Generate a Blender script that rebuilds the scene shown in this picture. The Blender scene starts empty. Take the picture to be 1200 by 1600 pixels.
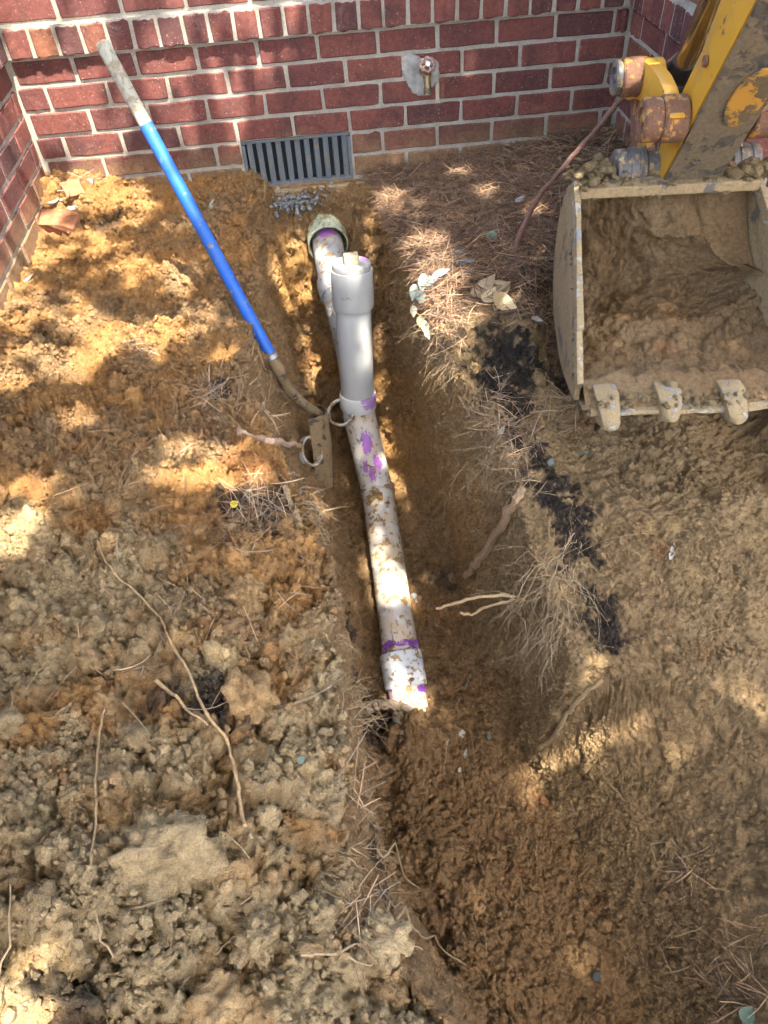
import bpy, bmesh, math, random
import numpy as np
from mathutils import Vector, Matrix

random.seed(7)
rng = np.random.default_rng(11)
sc = bpy.context.scene
C = sc.collection

# ------------------------------------------------------------------ camera, sky, sun, exposure
CAM = np.array([1.02417, -2.87267, 1.01594])
ROT = (0.758247, 0.0505769, -0.105275)
FPX = 1165.77                                   # focal length in pixels of the 1200 x 1600 frame
cd = bpy.data.cameras.new('camera')
cam = bpy.data.objects.new('camera', cd)
C.objects.link(cam)
cam.location = CAM
cam.rotation_euler = ROT
cd.sensor_fit = 'HORIZONTAL'
cd.sensor_width = 36.0
cd.lens = 36.0 * FPX / 1200.0
cd.clip_start = 0.05
cd.clip_end = 500
sc.camera = cam

SUN = np.array([0.17, -0.36, 0.917])
SUN = SUN / np.linalg.norm(SUN)
world = bpy.data.worlds.new('World')
sc.world = world
world.use_nodes = True
wn = world.node_tree.nodes
wl = world.node_tree.links
sky = wn.new('ShaderNodeTexSky')
sky.sky_type = 'NISHITA'
sky.sun_disc = False
sky.sun_elevation = math.asin(SUN[2])
sky.sun_rotation = math.atan2(SUN[0], SUN[1])
sky.air_density = 1.0
sky.dust_density = 5.0
sky.ozone_density = 0.3
wl.new(sky.outputs[0], wn['Background'].inputs[0])
wn['Background'].inputs[1].default_value = 0.14

sd = bpy.data.lights.new('sun', 'SUN')
sd.energy = 3.1
sd.angle = math.radians(0.53)
sd.color = (1.0, 0.93, 0.82)
sun = bpy.data.objects.new('sun', sd)
C.objects.link(sun)
sun.rotation_euler = Vector(SUN).to_track_quat('Z', 'Y').to_euler()
sun.location = (3, -6, 12)

sc.view_settings.view_transform = 'Standard'
sc.view_settings.look = 'None'
sc.view_settings.gamma = 1.0
sc.view_settings.use_curve_mapping = False
sc.view_settings.exposure = 2.9
sc.render.engine = 'CYCLES'
sc.cycles.max_bounces = 6
sc.cycles.diffuse_bounces = 3
sc.cycles.adaptive_threshold = 0.04
sc.cycles.use_denoising = True

# ------------------------------------------------------------------ helpers
CM = np.array(cam.rotation_euler.to_matrix())


def ray(u, v):
    d = CM @ np.array([(u - 600) / FPX, -(v - 800) / FPX, -1.0])
    return d


def at_depth(u, v, d):
    return CAM + ray(u, v) * d


def at_plane(u, v, axis, val):
    r = ray(u, v)
    return CAM + r * ((val - CAM[axis]) / r[axis])


def hsh(ix, iy, iz, seed):
    with np.errstate(over='ignore'):
        n = (ix.astype(np.int64) * 374761393 + iy.astype(np.int64) * 668265263 + iz.astype(np.int64) * 1440662683 + seed * 974711 * 31) & 0xFFFFFFFF
        n = ((n ^ (n >> 13)) * 1274126177) & 0xFFFFFFFF
        n = ((n ^ (n >> 15)) * 2246822519) & 0xFFFFFFFF
        n = n ^ (n >> 16)
    return (n & 0xFFFFFF) / float(0x1000000)


def hsh3(ix, iy, iz, seed):
    n = (ix * 374761393 + iy * 668265263 + iz * 1440662683 + seed * 974711 * 31) & 0xFFFFFFFF
    n = ((n ^ (n >> 13)) * 1274126177) & 0xFFFFFFFF
    n = ((n ^ (n >> 15)) * 2246822519) & 0xFFFFFFFF
    n = n ^ (n >> 16)
    return (n & 1023) / 1024.0, ((n >> 10) & 1023) / 1024.0, ((n >> 20) & 1023) / 1024.0


def vnoise(P, cell, seed):
    q = P / cell
    i = np.floor(q).astype(np.int64)
    f = q - i
    f = f * f * (3 - 2 * f)
    out = 0
    for dx in (0, 1):
        wx = f[:, 0] if dx else 1 - f[:, 0]
        for dy in (0, 1):
            wy = f[:, 1] if dy else 1 - f[:, 1]
            for dz in (0, 1):
                wz = f[:, 2] if dz else 1 - f[:, 2]
                out = out + wx * wy * wz * hsh(i[:, 0] + dx, i[:, 1] + dy, i[:, 2] + dz, seed)
    return out


def fbm(P, cell, seed, octs=4):
    o = 0
    a = 1.0
    t = 0
    for k in range(octs):
        o = o + a * vnoise(P, cell / 2 ** k, seed + k * 17)
        t += a
        a *= 0.55
    return o / t


def lumps(P, cell, seed):
    """overlapping round lumps, height in units of the cell"""
    q = P / cell
    b = np.floor(q - 0.5).astype(np.int64)
    best = np.zeros(len(P))
    for dx in (0, 1):
        for dy in (0, 1):
            for dz in (0, 1):
                ix, iy, iz = b[:, 0] + dx, b[:, 1] + dy, b[:, 2] + dz
                h0, h1, h2 = hsh3(ix, iy, iz, seed)
                cx = ix + 0.2 + 0.6 * h0
                cy = iy + 0.2 + 0.6 * h1
                cz = iz + 0.2 + 0.6 * h2
                r = 0.34 + 0.36 * ((h0 * 31.7 + h1 * 17.3 + h2 * 7.1) % 1.0)
                v = r * r - ((q[:, 0] - cx) ** 2 + (q[:, 1] - cy) ** 2 + (q[:, 2] - cz) ** 2)
                best = np.maximum(best, v)
    return np.sqrt(best)


def facets(P, cell, seed):
    """broken clay: every cell a tilted facet with a step to its neighbours"""
    q = P / cell
    b = np.floor(q - 0.5).astype(np.int64)
    best = np.full(len(P), 1e9)
    out = np.zeros(len(P))
    for dx in (0, 1):
        for dy in (0, 1):
            for dz in (0, 1):
                ix, iy, iz = b[:, 0] + dx, b[:, 1] + dy, b[:, 2] + dz
                h = hsh3(ix, iy, iz, seed) + hsh3(ix, iy, iz, seed + 1)
                h = h + ((h[0] * 31.7 + h[4] * 17.3) % 1.0,)
                ox, oy, oz = q[:, 0] - (ix + 0.2 + 0.6 * h[0]), q[:, 1] - (iy + 0.2 + 0.6 * h[1]), q[:, 2] - (iz + 0.2 + 0.6 * h[2])
                d = ox * ox + oy * oy + oz * oz
                v = 0.55 * h[3] + 0.9 * ((h[4] - 0.5) * ox + (h[5] - 0.5) * oy + (h[6] - 0.5) * oz) - 0.35 * d
                m = d < best
                out = np.where(m, v, out)
                best = np.where(m, d, best)
    return out


def sstep(a, b, x):
    t = np.clip((x - a) / (b - a), 0, 1)
    return t * t * (3 - 2 * t)


ORG = {}


def tag(o, label=None, cat=None, group=None, kind=None):
    if label: o['label'] = label
    if cat: o['category'] = cat
    if group: o['group'] = group
    if kind: o['kind'] = kind
    return o


def thing(name, label, cat, loc=(0, 0, 0), group=None):
    o = bpy.data.objects.new(name, None)
    o.empty_display_size = 0.05
    C.objects.link(o)
    o.location = loc
    ORG[o.name] = np.array(loc, float)
    return tag(o, label, cat, group)


def link_mesh(name, me, parent=None, origin=None):
    o = bpy.data.objects.new(name, me)
    C.objects.link(o)
    if parent is not None:
        o.parent = parent
        ORG[o.name] = ORG[parent.name]
    else:
        ORG[o.name] = np.zeros(3) if origin is None else np.array(origin, float)
        o.location = ORG[o.name]
    return o


def np_mesh(name, V, F, mat=None, smooth=True, col=None):
    """V (n,3), F (m,3) or (m,4)"""
    me = bpy.data.meshes.new(name)
    V = np.ascontiguousarray(V, np.float32)
    F = np.ascontiguousarray(F, np.int32)
    k = F.shape[1]
    me.vertices.add(len(V))
    me.vertices.foreach_set('co', V.ravel())
    me.loops.add(F.size)
    me.loops.foreach_set('vertex_index', F.ravel())
    me.polygons.add(len(F))
    me.polygons.foreach_set('loop_start', np.arange(0, F.size, k, dtype=np.int32))
    me.polygons.foreach_set('loop_total', np.full(len(F), k, np.int32))
    me.polygons.foreach_set('use_smooth', np.full(len(F), smooth))
    me.update(calc_edges=True)
    if col is not None:
        set_col(me, col)
    if mat: me.materials.append(mat)
    return me


def set_col(me, col):
    a = me.color_attributes.new('Col', 'FLOAT_COLOR', 'POINT')
    c = np.ones((len(col), 4), np.float32)
    c[:, :3] = col
    a.data.foreach_set('color', c.ravel())


class MB:
    def __init__(s):
        s.v = []
        s.f = []
        s.c = []

    def add(s, V, F, col=None):
        n = len(s.v)
        s.v += [tuple(float(q) for q in p) for p in V]
        s.f += [tuple(int(i) + n for i in f) for f in F]
        if col is not None: s.c += [tuple(col)] * len(V)

    def box(s, c, hx, hy, hz, ax=None, jit=0, bev=0.0):
        c = np.array(c, float)
        ax = np.eye(3) if ax is None else np.array(ax, float)
        V = []
        for z in (-1, 1):
            for y in (-1, 1):
                for x in (-1, 1):
                    V.append(c + ax[0] * hx * x + ax[1] * hy * y + ax[2] * hz * z + (rng.normal(0, jit, 3) if jit else 0))
        s.add(V, [(0, 2, 3, 1), (4, 5, 7, 6), (0, 1, 5, 4), (2, 6, 7, 3), (0, 4, 6, 2), (1, 3, 7, 5)])

    def prism(s, poly, d):
        """closed polygon of 3-D points swept by d"""
        poly = [np.array(p, float) for p in poly]
        n = len(poly)
        d = np.array(d, float)
        s.add(poly + [p + d for p in poly], [tuple(range(n))[::-1], tuple(range(n, 2 * n))] + [(i, (i + 1) % n, n + (i + 1) % n, n + i) for i in range(n)])

    def tube(s, pts, rad, seg=8, cap=True, col=None):
        pts = [np.array(p, float) for p in pts]
        n = len(pts)
        if np.isscalar(rad): rad = [rad] * n
        t0 = pts[1] - pts[0]
        t0 /= np.linalg.norm(t0) + 1e-12
        u = np.cross(t0, [0.31, 0.17, 0.93])
        u /= np.linalg.norm(u) + 1e-12
        V = []
        for i in range(n):
            t = pts[min(i + 1, n - 1)] - pts[max(i - 1, 0)]
            t /= np.linalg.norm(t) + 1e-12
            u = u - t * np.dot(u, t)
            u /= np.linalg.norm(u) + 1e-12
            w = np.cross(t, u)
            for k in range(seg):
                a = 2 * math.pi * k / seg
                V.append(pts[i] + rad[i] * (math.cos(a) * u + math.sin(a) * w))
        F = [(i * seg + k, i * seg + (k + 1) % seg, (i + 1) * seg + (k + 1) % seg, (i + 1) * seg + k) for i in range(n - 1) for k in range(seg)]
        if cap:
            F += [tuple(range(seg))[::-1], tuple(range((n - 1) * seg, n * seg))]
        s.add(V, F, col)

    def lathe(s, p0, axis, prof, seg=32):
        """prof: list of (distance along the axis, radius)"""
        axis = np.array(axis, float)
        axis /= np.linalg.norm(axis)
        u = np.cross(axis, [0.31, 0.93, 0.17])
        u /= np.linalg.norm(u)
        w = np.cross(axis, u)
        p0 = np.array(p0, float)
        V = []
        for (d, r) in prof:
            for k in range(seg):
                a = 2 * math.pi * k / seg
                V.append(p0 + axis * d + r * (math.cos(a) * u + math.sin(a) * w))
        n = len(prof)
        F = [(i * seg + k, i * seg + (k + 1) % seg, (i + 1) * seg + (k + 1) % seg, (i + 1) * seg + k) for i in range(n - 1) for k in range(seg)]
        s.add(V, F)

    def build(s, name, mat, parent=None, smooth=False, origin=None, bevel=0.0, sub=0):
        me = bpy.data.meshes.new(name)
        o = link_mesh(name, me, parent, origin)
        off = ORG[o.name]
        me.from_pydata([tuple(np.array(p) - off) for p in s.v], [], s.f)
        if s.c and len(s.c) == len(s.v): set_col(me, np.array(s.c))
        if mat: me.materials.append(mat)
        bm = bmesh.new()
        bm.from_mesh(me)
        bmesh.ops.recalc_face_normals(bm, faces=bm.faces)
        if bevel > 0:
            es = [e for e in bm.edges if len(e.link_faces) == 2 and e.calc_face_angle() > 0.6]
            bmesh.ops.bevel(bm, geom=es, offset=bevel, segments=2, affect='EDGES', profile=0.6)
        bm.to_mesh(me)
        bm.free()
        if smooth:
            me.polygons.foreach_set('use_smooth', [True] * len(me.polygons))
            me.set_sharp_from_angle(angle=math.radians(40))
        me.update()
        return o


# ------------------------------------------------------------------ materials
class NT:
    def __init__(s, name):
        s.m = bpy.data.materials.new(name)
        s.m.use_nodes = True
        s.t = s.m.node_tree
        s.b = s.t.nodes['Principled BSDF']
        s.out = s.t.nodes['Material Output']

    def n(s, typ, **kw):
        nd = s.t.nodes.new('ShaderNode' + typ)
        for k, v in kw.items():
            if k.startswith('i_'):
                key = k[2:]
                nd.inputs[int(key) if key.isdigit() else key].default_value = v
            else:
                setattr(nd, k, v)
        return nd

    def l(s, a, b):
        s.t.links.new(a, b)

    def coord(s, which='Object'):
        return s.n('TexCoord').outputs[which]

    def noise(s, vec, scale, detail=4, rough=0.55, dist=0.0):
        nd = s.n('TexNoise', i_Scale=scale, i_Detail=detail, i_Roughness=rough, i_Distortion=dist)
        s.l(vec, nd.inputs['Vector'])
        return nd.outputs['Fac']

    def ramp(s, fac, stops, interp='LINEAR'):
        r = s.n('ValToRGB')
        r.color_ramp.interpolation = interp
        els = r.color_ramp.elements
        while len(els) > 1: els.remove(els[-1])
        els[0].position = stops[0][0]
        els[0].color = (*stops[0][1], 1) if not np.isscalar(stops[0][1]) else (stops[0][1],) * 3 + (1,)
        for p, c in stops[1:]:
            e = els.new(p)
            e.color = (*c, 1) if not np.isscalar(c) else (c, c, c, 1)
        s.l(fac, r.inputs[0])
        return r.outputs[0]

    def mix(s, fac, a, b, mode='MIX'):
        nd = s.n('Mix', data_type='RGBA', blend_type=mode)
        if np.isscalar(fac): nd.inputs[0].default_value = fac
        else: s.l(fac, nd.inputs[0])
        for k, x in ((6, a), (7, b)):
            if isinstance(x, (tuple, list)): nd.inputs[k].default_value = (*x, 1)
            else: s.l(x, nd.inputs[k])
        return nd.outputs[2]

    def math(s, op, a, b=None, clamp=False):
        nd = s.n('Math', operation=op)
        nd.use_clamp = clamp
        for k, x in ((0, a), (1, b)):
            if x is None: continue
            if np.isscalar(x): nd.inputs[k].default_value = x
            else: s.l(x, nd.inputs[k])
        return nd.outputs[0]

    def bump(s, h, strength, dist, prev=None):
        nd = s.n('Bump', i_Strength=strength, i_Distance=dist)
        s.l(h, nd.inputs['Height'])
        if prev is not None: s.l(prev, nd.inputs['Normal'])
        return nd.outputs[0]

    def fin(s, col=None, rough=None, normal=None, spec=None, metal=None):
        if col is not None:
            if isinstance(col, (tuple, list)): s.b.inputs['Base Color'].default_value = (*col, 1)
            else: s.l(col, s.b.inputs['Base Color'])
        if rough is not None:
            if np.isscalar(rough): s.b.inputs['Roughness'].default_value = rough
            else: s.l(rough, s.b.inputs['Roughness'])
        if normal is not None: s.l(normal, s.b.inputs['Normal'])
        if spec is not None: s.b.inputs['Specular IOR Level'].default_value = spec
        if metal is not None:
            if np.isscalar(metal): s.b.inputs['Metallic'].default_value = metal
            else: s.l(metal, s.b.inputs['Metallic'])
        return s.m


def mat_soil(name='soil', kind='GEOMETRY'):
    t = NT(name)
    co = t.n('NewGeometry').outputs['Position']
    at = t.n('Attribute', attribute_name='Col', attribute_type=kind).outputs['Color']
    f1 = t.noise(co, 90, 5, 0.65)
    f2 = t.noise(co, 420, 3, 0.6)
    c = t.mix(1.0, at, t.ramp(f1, [(0.25, 0.62), (0.5, 1.0), (0.75, 1.3)]), 'MULTIPLY')
    c = t.mix(1.0, c, t.ramp(f2, [(0.25, 0.7), (0.55, 1.0), (0.8, 1.22)]), 'MULTIPLY')
    vo = t.n('TexVoronoi', feature='F1', i_Scale=95.0)
    wv = t.n('VectorMath', operation='MULTIPLY_ADD')
    nv = t.n('TexNoise', i_Scale=70.0, i_Detail=3.0)
    t.l(co, nv.inputs['Vector'])
    t.l(nv.outputs['Color'], wv.inputs[0])
    wv.inputs[1].default_value = (0.02, 0.02, 0.02)
    t.l(co, wv.inputs[2])
    t.l(wv.outputs[0], vo.inputs['Vector'])
    crumb = t.ramp(vo.outputs['Distance'], [(0.0, 1.0), (0.45, 0.75), (0.8, 0.0)])
    b0 = t.bump(crumb, 0.55, 0.004)
    b1 = t.bump(t.noise(co, 150, 6, 0.75), 1.0, 0.013, b0)
    b2 = t.bump(f2, 0.8, 0.004, b1)
    return t.fin(c, 0.95, b2, 0.15)


def mat_col(name, rough=0.8, var=0.35, scale=120, bump=0.5, dist=0.001, spec=0.2):
    t = NT(name)
    co = t.coord()
    at = t.n('Attribute', attribute_name='Col').outputs['Color']
    f1 = t.noise(co, scale, 4, 0.6)
    c = t.mix(1.0, at, t.ramp(f1, [(0.25, 1 - var), (0.75, 1 + var)]), 'MULTIPLY')
    return t.fin(c, rough, t.bump(f1, bump, dist), spec)


def mat_brick():
    t = NT('brick_face')
    co = t.coord()
    oi = t.n('ObjectInfo')
    rnd = oi.outputs['Random']
    add = t.n('VectorMath', operation='ADD')
    t.l(co, add.inputs[0])
    t.l(oi.outputs['Location'], add.inputs[1])
    co = add.outputs[0]
    base = t.ramp(rnd, [(0.0, (0.185, 0.056, 0.044)), (0.3, (0.225, 0.070, 0.053)), (0.55, (0.165, 0.050, 0.043)), (0.8, (0.135, 0.044, 0.040)), (0.9, (0.09, 0.042, 0.042)), (0.955, (0.225, 0.07, 0.054)), (0.985, (0.28, 0.11, 0.055)), (1.0, (0.225, 0.08, 0.05))])
    n1 = t.noise(co, 9, 4, 0.6, 0.4)
    n2 = t.noise(co, 60, 4, 0.7)
    n3 = t.noise(co, 320, 3, 0.7)
    c = t.mix(t.ramp(n1, [(0.45, 0.0), (0.7, 0.75)]), base, (0.062, 0.03, 0.032))
    c = t.mix(1.0, c, t.ramp(n2, [(0.25, 0.6), (0.75, 1.1)]), 'MULTIPLY')
    c = t.mix(1.0, c, t.ramp(n3, [(0.3, 0.7), (0.7, 1.2)]), 'MULTIPLY')
    # lime specks and mortar smears
    sp = t.noise(co, 150, 2, 0.5)
    sm = t.noise(co, 14, 5, 0.7, 1.0)
    f = t.math('MULTIPLY', t.ramp(sp, [(0.66, 0.0), (0.71, 1.0)]), 0.55)
    f2 = t.math('MULTIPLY', t.ramp(sm, [(0.62, 0.0), (0.74, 1.0)]), 0.25)
    c = t.mix(t.math('MAXIMUM', f, f2), c, (0.42, 0.36, 0.31))
    c = t.mix(t.math('MULTIPLY', t.ramp(n2, [(0.3, 0.3), (0.7, 1.0)]), 0.08), c, (0.42, 0.27, 0.22))
    # clay splashed on the lowest courses
    geo = t.n('NewGeometry')
    sep = t.n('SeparateXYZ')
    t.l(geo.outputs['Position'], sep.inputs[0])
    low = t.ramp(t.math('ADD', sep.outputs[2], t.math('MULTIPLY', t.noise(geo.outputs['Position'], 11, 4), 0.22)), [(0.0, 0.8), (0.13, 0.0)])
    c = t.mix(t.math('MULTIPLY', low, t.ramp(n2, [(0.3, 0.4), (0.6, 1.0)])), c, (0.30, 0.2, 0.095))
    b1 = t.bump(n1, 0.5, 0.006)
    b2 = t.bump(n2, 0.55, 0.003, b1)
    b3 = t.bump(n3, 0.7, 0.0012, b2)
    return t.fin(c, 0.85, b3, 0.25)


def mat_mortar():
    t = NT('mortar')
    co = t.n('NewGeometry').outputs['Position']
    n1 = t.noise(co, 12, 5, 0.6)
    n2 = t.noise(co, 190, 4, 0.7)
    c = t.ramp(n1, [(0.25, (0.28, 0.25, 0.195)), (0.5, (0.41, 0.375, 0.305)), (0.75, (0.49, 0.455, 0.38))])
    c = t.mix(1.0, c, t.ramp(n2, [(0.3, 0.68), (0.7, 1.2)]), 'MULTIPLY')
    return t.fin(c, 0.95, t.bump(n2, 0.8, 0.003, t.bump(n1, 0.4, 0.006)), 0.1)


def mat_simple(name, col, rough=0.6, var=0.25, scale=40, bump=0.3, dist=0.001, metal=0.0, spec=0.4):
    t = NT(name)
    co = t.coord()
    f = t.noise(co, scale, 5, 0.65)
    c = t.mix(1.0, col, t.ramp(f, [(0.25, 1 - var), (0.75, 1 + var)]), 'MULTIPLY')
    return t.fin(c, rough, t.bump(f, bump, dist), spec, metal)


def mat_dirty(name, base, dirt, cover, scale=30, rough=0.5, dirt_rough=0.9, metal=0.0, dist=0.0025, base2=None, third=None, tscale=8, tcover=0.6):
    """a base finish with patches of caked dirt; cover = share of the noise range that is dirt (0..1)"""
    t = NT(name)
    co = t.n('NewGeometry').outputs['Position']
    n0 = t.noise(co, scale, 6, 0.68, 0.3)
    n1 = t.noise(co, scale * 7, 4, 0.65)
    b = base
    if base2 is not None:
        b = t.mix(t.ramp(t.noise(co, scale * 0.6, 4, 0.6), [(0.42, 0.0), (0.58, 1.0)]), base, base2)
    if third is not None:
        b = t.mix(t.ramp(t.noise(co, tscale, 6, 0.72), [(tcover - 0.03, 0.0), (tcover + 0.03, 1.0)]), b, third)
    e = 0.72 - 0.44 * cover
    m = t.ramp(n0, [(e - 0.025, 0.0), (e + 0.025, 1.0)])
    d = t.mix(1.0, dirt, t.ramp(n1, [(0.25, 0.65), (0.75, 1.3)]), 'MULTIPLY')
    c = t.mix(m, b, d)
    r = t.math('ADD', t.math('MULTIPLY', m, dirt_rough - rough), rough)
    bp = t.bump(n1, 0.5, dist * 0.5, t.bump(m, 0.6, dist))
    return t.fin(c, r, bp, 0.4, t.math('MULTIPLY', t.math('SUBTRACT', 1.0, m), metal) if metal else None)


M = {}
M['soil'] = mat_soil()
M['crumb'] = mat_soil('crumb_soil', 'INSTANCER')
M['brick'] = mat_brick()
M['mortar'] = mat_mortar()
M['straw'] = mat_col('pine_straw', 0.75, 0.25, 60, 0.0, 0.001)
M['root'] = mat_col('root_bark', 0.85, 0.35, 160, 0.7, 0.0015)
M['leaf'] = mat_col('dry_leaf', 0.6, 0.25, 70, 0.4, 0.001, 0.35)

# ------------------------------------------------------------------ the ground with its trench
H = 0.0798          # one brick course
XW0, XW1 = 0.040, 2.138


def zL(x, y):
    z = -0.115 + 0.115 * np.exp(-((x - 0.04) / 0.27) ** 2 - (y / 0.17) ** 2) + 0.03 * np.exp(-((x - 0.6) / 0.3) ** 2 - (y / 0.15) ** 2)
    z = z - 0.03 * np.exp(-((x - 0.3) / 0.3) ** 2 - ((y + 1.25) / 0.25) ** 2)
    z = z + 0.17 * np.exp(-((x - 0.42) / 0.42) ** 2 - ((y + 2.6) / 0.52) ** 2)
    return z


def zR(x, y):
    ys = np.array([-3.4, -2.6, -2.2, -1.9, -1.6, -1.2, -0.8, -0.4, 0.1])
    zs = np.array([-0.66, -0.64, -0.62, -0.52, -0.37, -0.23, -0.17, -0.13, -0.11])
    z = np.interp(y, ys, zs) + 0.10 * (x - 1.6)
    # hollow scooped under the bucket
    dx, dy = x - 1.675, y + 1.033
    u = dx * 0.9945 - dy * 0.105
    v = dx * 0.105 + dy * 0.9945
    m = sstep(-0.10, 0.02, u) * (1 - sstep(0.50, 0.60, u)) * sstep(-0.64, -0.46, v) * (1 - sstep(0.20, 0.34, v))
    return z * (1 - m) + (-0.40) * m


def poly_px(pts):
    W = np.array([at_plane(u, v, 2, z) for u, v, z in pts])
    o = np.argsort(W[:, 1])
    return W[o, 1], W[o, 0]


eL = poly_px([(395, 330, -.12), (404, 430, -.13), (396, 520, -.14), (396, 600, -.14), (416, 682, -.14), (452, 757, -.14), (502, 850, -.14), (524, 940, -.14), (530, 1020, -.13), (540, 1100, -.12), (546, 1180, -.10), (556, 1280, -.08), (572, 1380, -.06), (640, 1480, -.05), (715, 1590, -.05)])
tL = poly_px([(448, 400, -.45), (462, 520, -.75), (480, 640, -.9), (508, 740, -.95), (548, 850, -.98), (568, 950, -1.0), (562, 1080, -1.03), (566, 1180, -1.05), (582, 1300, -1.06), (625, 1420, -1.06), (750, 1590, -1.06)])
tR = poly_px([(575, 400, -.45), (592, 470, -.7), (622, 600, -.9), (655, 700, -.95), (705, 850, -.98), (765, 1000, -1.0), (830, 1170, -1.03), (900, 1290, -1.02), (945, 1400, -1.0), (1010, 1590, -1.0)])
eR = poly_px([(602, 300, -.13), (628, 405, -.15), (668, 490, -.16), (725, 565, -.17), (775, 625, -.18), (800, 670, -.19), (840, 760, -.22), (880, 850, -.25), (925, 940, -.29), (1000, 985, -.38), (1110, 1030, -.46), (1210, 1080, -.50), (1290, 1160, -.54), (1330, 1300, -.56), (1340, 1450, -.56), (1340, 1590, -.56)])

NY = 710
yy = np.concatenate([np.linspace(-3.35, -2.72, 60, endpoint=False), np.linspace(-2.72, 0.06, NY - 60)])
r1 = np.stack([np.zeros(NY), yy, np.zeros(NY)], 1)
wob = lambda s, c, a: a * (fbm(r1, c, s, 4) - 0.5) * 2
XL = np.interp(yy, *eL) + wob(3, 0.16, 0.03)
XTL = np.interp(yy, *tL) + wob(5, 0.2, 0.02)
XTR = np.interp(yy, *tR) + wob(6, 0.2, 0.025)
XR = np.interp(yy, *eR) + wob(9, 0.14, 0.035) * sstep(-1.65, -1.35, yy)
XTL = np.maximum(XTL, XL + np.where((yy < -1.45), -0.07, 0.015))
XTR = np.maximum(XTR, XTL + 0.13)
XR = np.maximum(XR, XTR + 0.02)
XRG = np.maximum(np.minimum(XR, 1.52 + 0.15 * np.clip(-1.5 - yy, 0, 2)), XTR + 0.02)
ZF = np.interp(yy, [-3.35, -2.6, -2.0, -1.6, -1.3, -1.0, -0.8, -0.65, -0.5, -0.38, -0.29, -0.24, -0.18, -0.15, 0.06],
               [-1.0, -1.06, -1.07, -1.05, -0.995, -0.96, -0.92, -0.86, -0.74, -0.59, -0.47, -0.39, -0.20, -0.17, -0.17])
SEG = [(250, -0.05, None), (140, None, None), (105, None, None), (175, None, None), (215, None, 3.2)]
X = np.zeros((NY, sum(s[0] for s in SEG) + 1))
Z = np.zeros_like(X)
REG = np.zeros(X.shape[1])
j = 0
YY = yy[:, None]
for k, (n, _, _) in enumerate(SEG):
    t = np.linspace(0, 1, n, endpoint=False)[None, :] if k < 4 else np.linspace(0, 1, n + 1)[None, :]
    sl = slice(j, j + t.shape[1])
    REG[sl] = k
    if k == 0:
        tt = 0.1 * t / 0.2 * (t < 0.2) + 0 * t
        xa = -0.05 + (XL[:, None] + 0.05) * t
        X[:, sl] = xa
        Z[:, sl] = zL(xa, YY)
    elif k == 1:
        z0 = zL(XL, yy)[:, None]
        zf = np.minimum(ZF[:, None], z0)
        e = t ** 1.25
        X[:, sl] = XL[:, None] + (XTL - XL)[:, None] * e
        Z[:, sl] = z0 + (zf - z0) * t
    elif k == 2:
        X[:, sl] = XTL[:, None] + (XTR - XTL)[:, None] * t
        Z[:, sl] = np.minimum(ZF[:, None], zL(XL, yy)[:, None]) - 0.03 * np.sin(math.pi * t) * sstep(-0.3, -0.8, YY) - 0.06 * np.exp(-((t - 0.06) / 0.13) ** 2) * sstep(-1.55, -1.8, YY) * sstep(-2.7, -2.3, YY)
    else:
        xa = XTR[:, None] + (XRG - XTR)[:, None] * t if k == 3 else XRG[:, None] + (2.8 - XRG)[:, None] * t ** 1.35
        z0 = np.minimum(ZF, zR(XR, yy))[:, None]
        z1 = zR(XR, yy)[:, None]
        tt = np.clip((xa - XTR[:, None]) / (XR - XTR)[:, None], 0, 1)
        e = tt * sstep(-1.4, -1.6, YY) + tt ** (1 / 1.2) * (1 - sstep(-1.4, -1.6, YY))
        X[:, sl] = xa
        Z[:, sl] = np.where(xa < XR[:, None], z0 + (z1 - z0) * e, zR(xa, YY))
    j += t.shape[1]
NX = X.shape[1]
Yg = np.repeat(YY, NX, 1)


def blur(A, n):
    for _ in range(n):
        B = A.copy()
        B[1:-1] = (A[:-2] + 2 * A[1:-1] + A[2:]) / 4
        A = B.copy()
        A[:, 1:-1] = (B[:, :-2] + 2 * B[:, 1:-1] + B[:, 2:]) / 4
    return A


X = blur(X, 4)
Z = blur(Z, 4)
Pb = np.stack([X, Yg, Z], 2)


def grid_normals(P):
    du = np.gradient(P, axis=1)
    dv = np.gradient(P, axis=0)
    n = np.cross(du, dv)
    return n / (np.linalg.norm(n, axis=2, keepdims=True) + 1e-12)


Nb = blur(grid_normals(Pb), 4)
Nb /= np.linalg.norm(Nb, axis=2, keepdims=True)
P = Pb.reshape(-1, 3)
N = Nb.reshape(-1, 3)
reg = np.repeat(REG[None, :], NY, 0).ravel()
px_, py_, pz_ = P[:, 0], P[:, 1], P[:, 2]
# how cloddy the soil is: loose spoil on the left bank, cut faces and the packed ramp are smoother
clod = np.choose(reg.astype(int), [1.0, 0.35, 0.85, 0.35, 0.75]).astype(float)
clod = blur(blur(clod.reshape(NY, NX), 6), 6).ravel()
ramp_zone = sstep(-1.45, -1.75, py_) * sstep(1.2, 1.45, px_)
clod = clod * (1 - ramp_zone) + 0.40 * ramp_zone
strawz = (reg == 4) * sstep(-1.0, -0.7, py_)
clod = clod * (1 - 0.6 * strawz)
near = sstep(-1.9, -2.4, py_) * (reg == 0)
nz1 = fbm(P, 0.35, 41, 4)
nz2 = fbm(P, 0.12, 47, 4)
warp = np.stack([fbm(P, 0.045, s, 4) - 0.5 for s in (61, 67, 71)], 1)
warp2 = np.stack([vnoise(P, 0.011, s) - 0.5 for s in (62, 68, 72)], 1)
Q = P + warp * 0.075 + warp2 * 0.007
disp = 0.075 * (nz1 - 0.5) * np.where(reg == 0, 1.0, 0.55)
patch = sstep(0.38, 0.62, nz1 * 0.5 + nz2 * 0.5)        # where the clods are coarse
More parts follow.
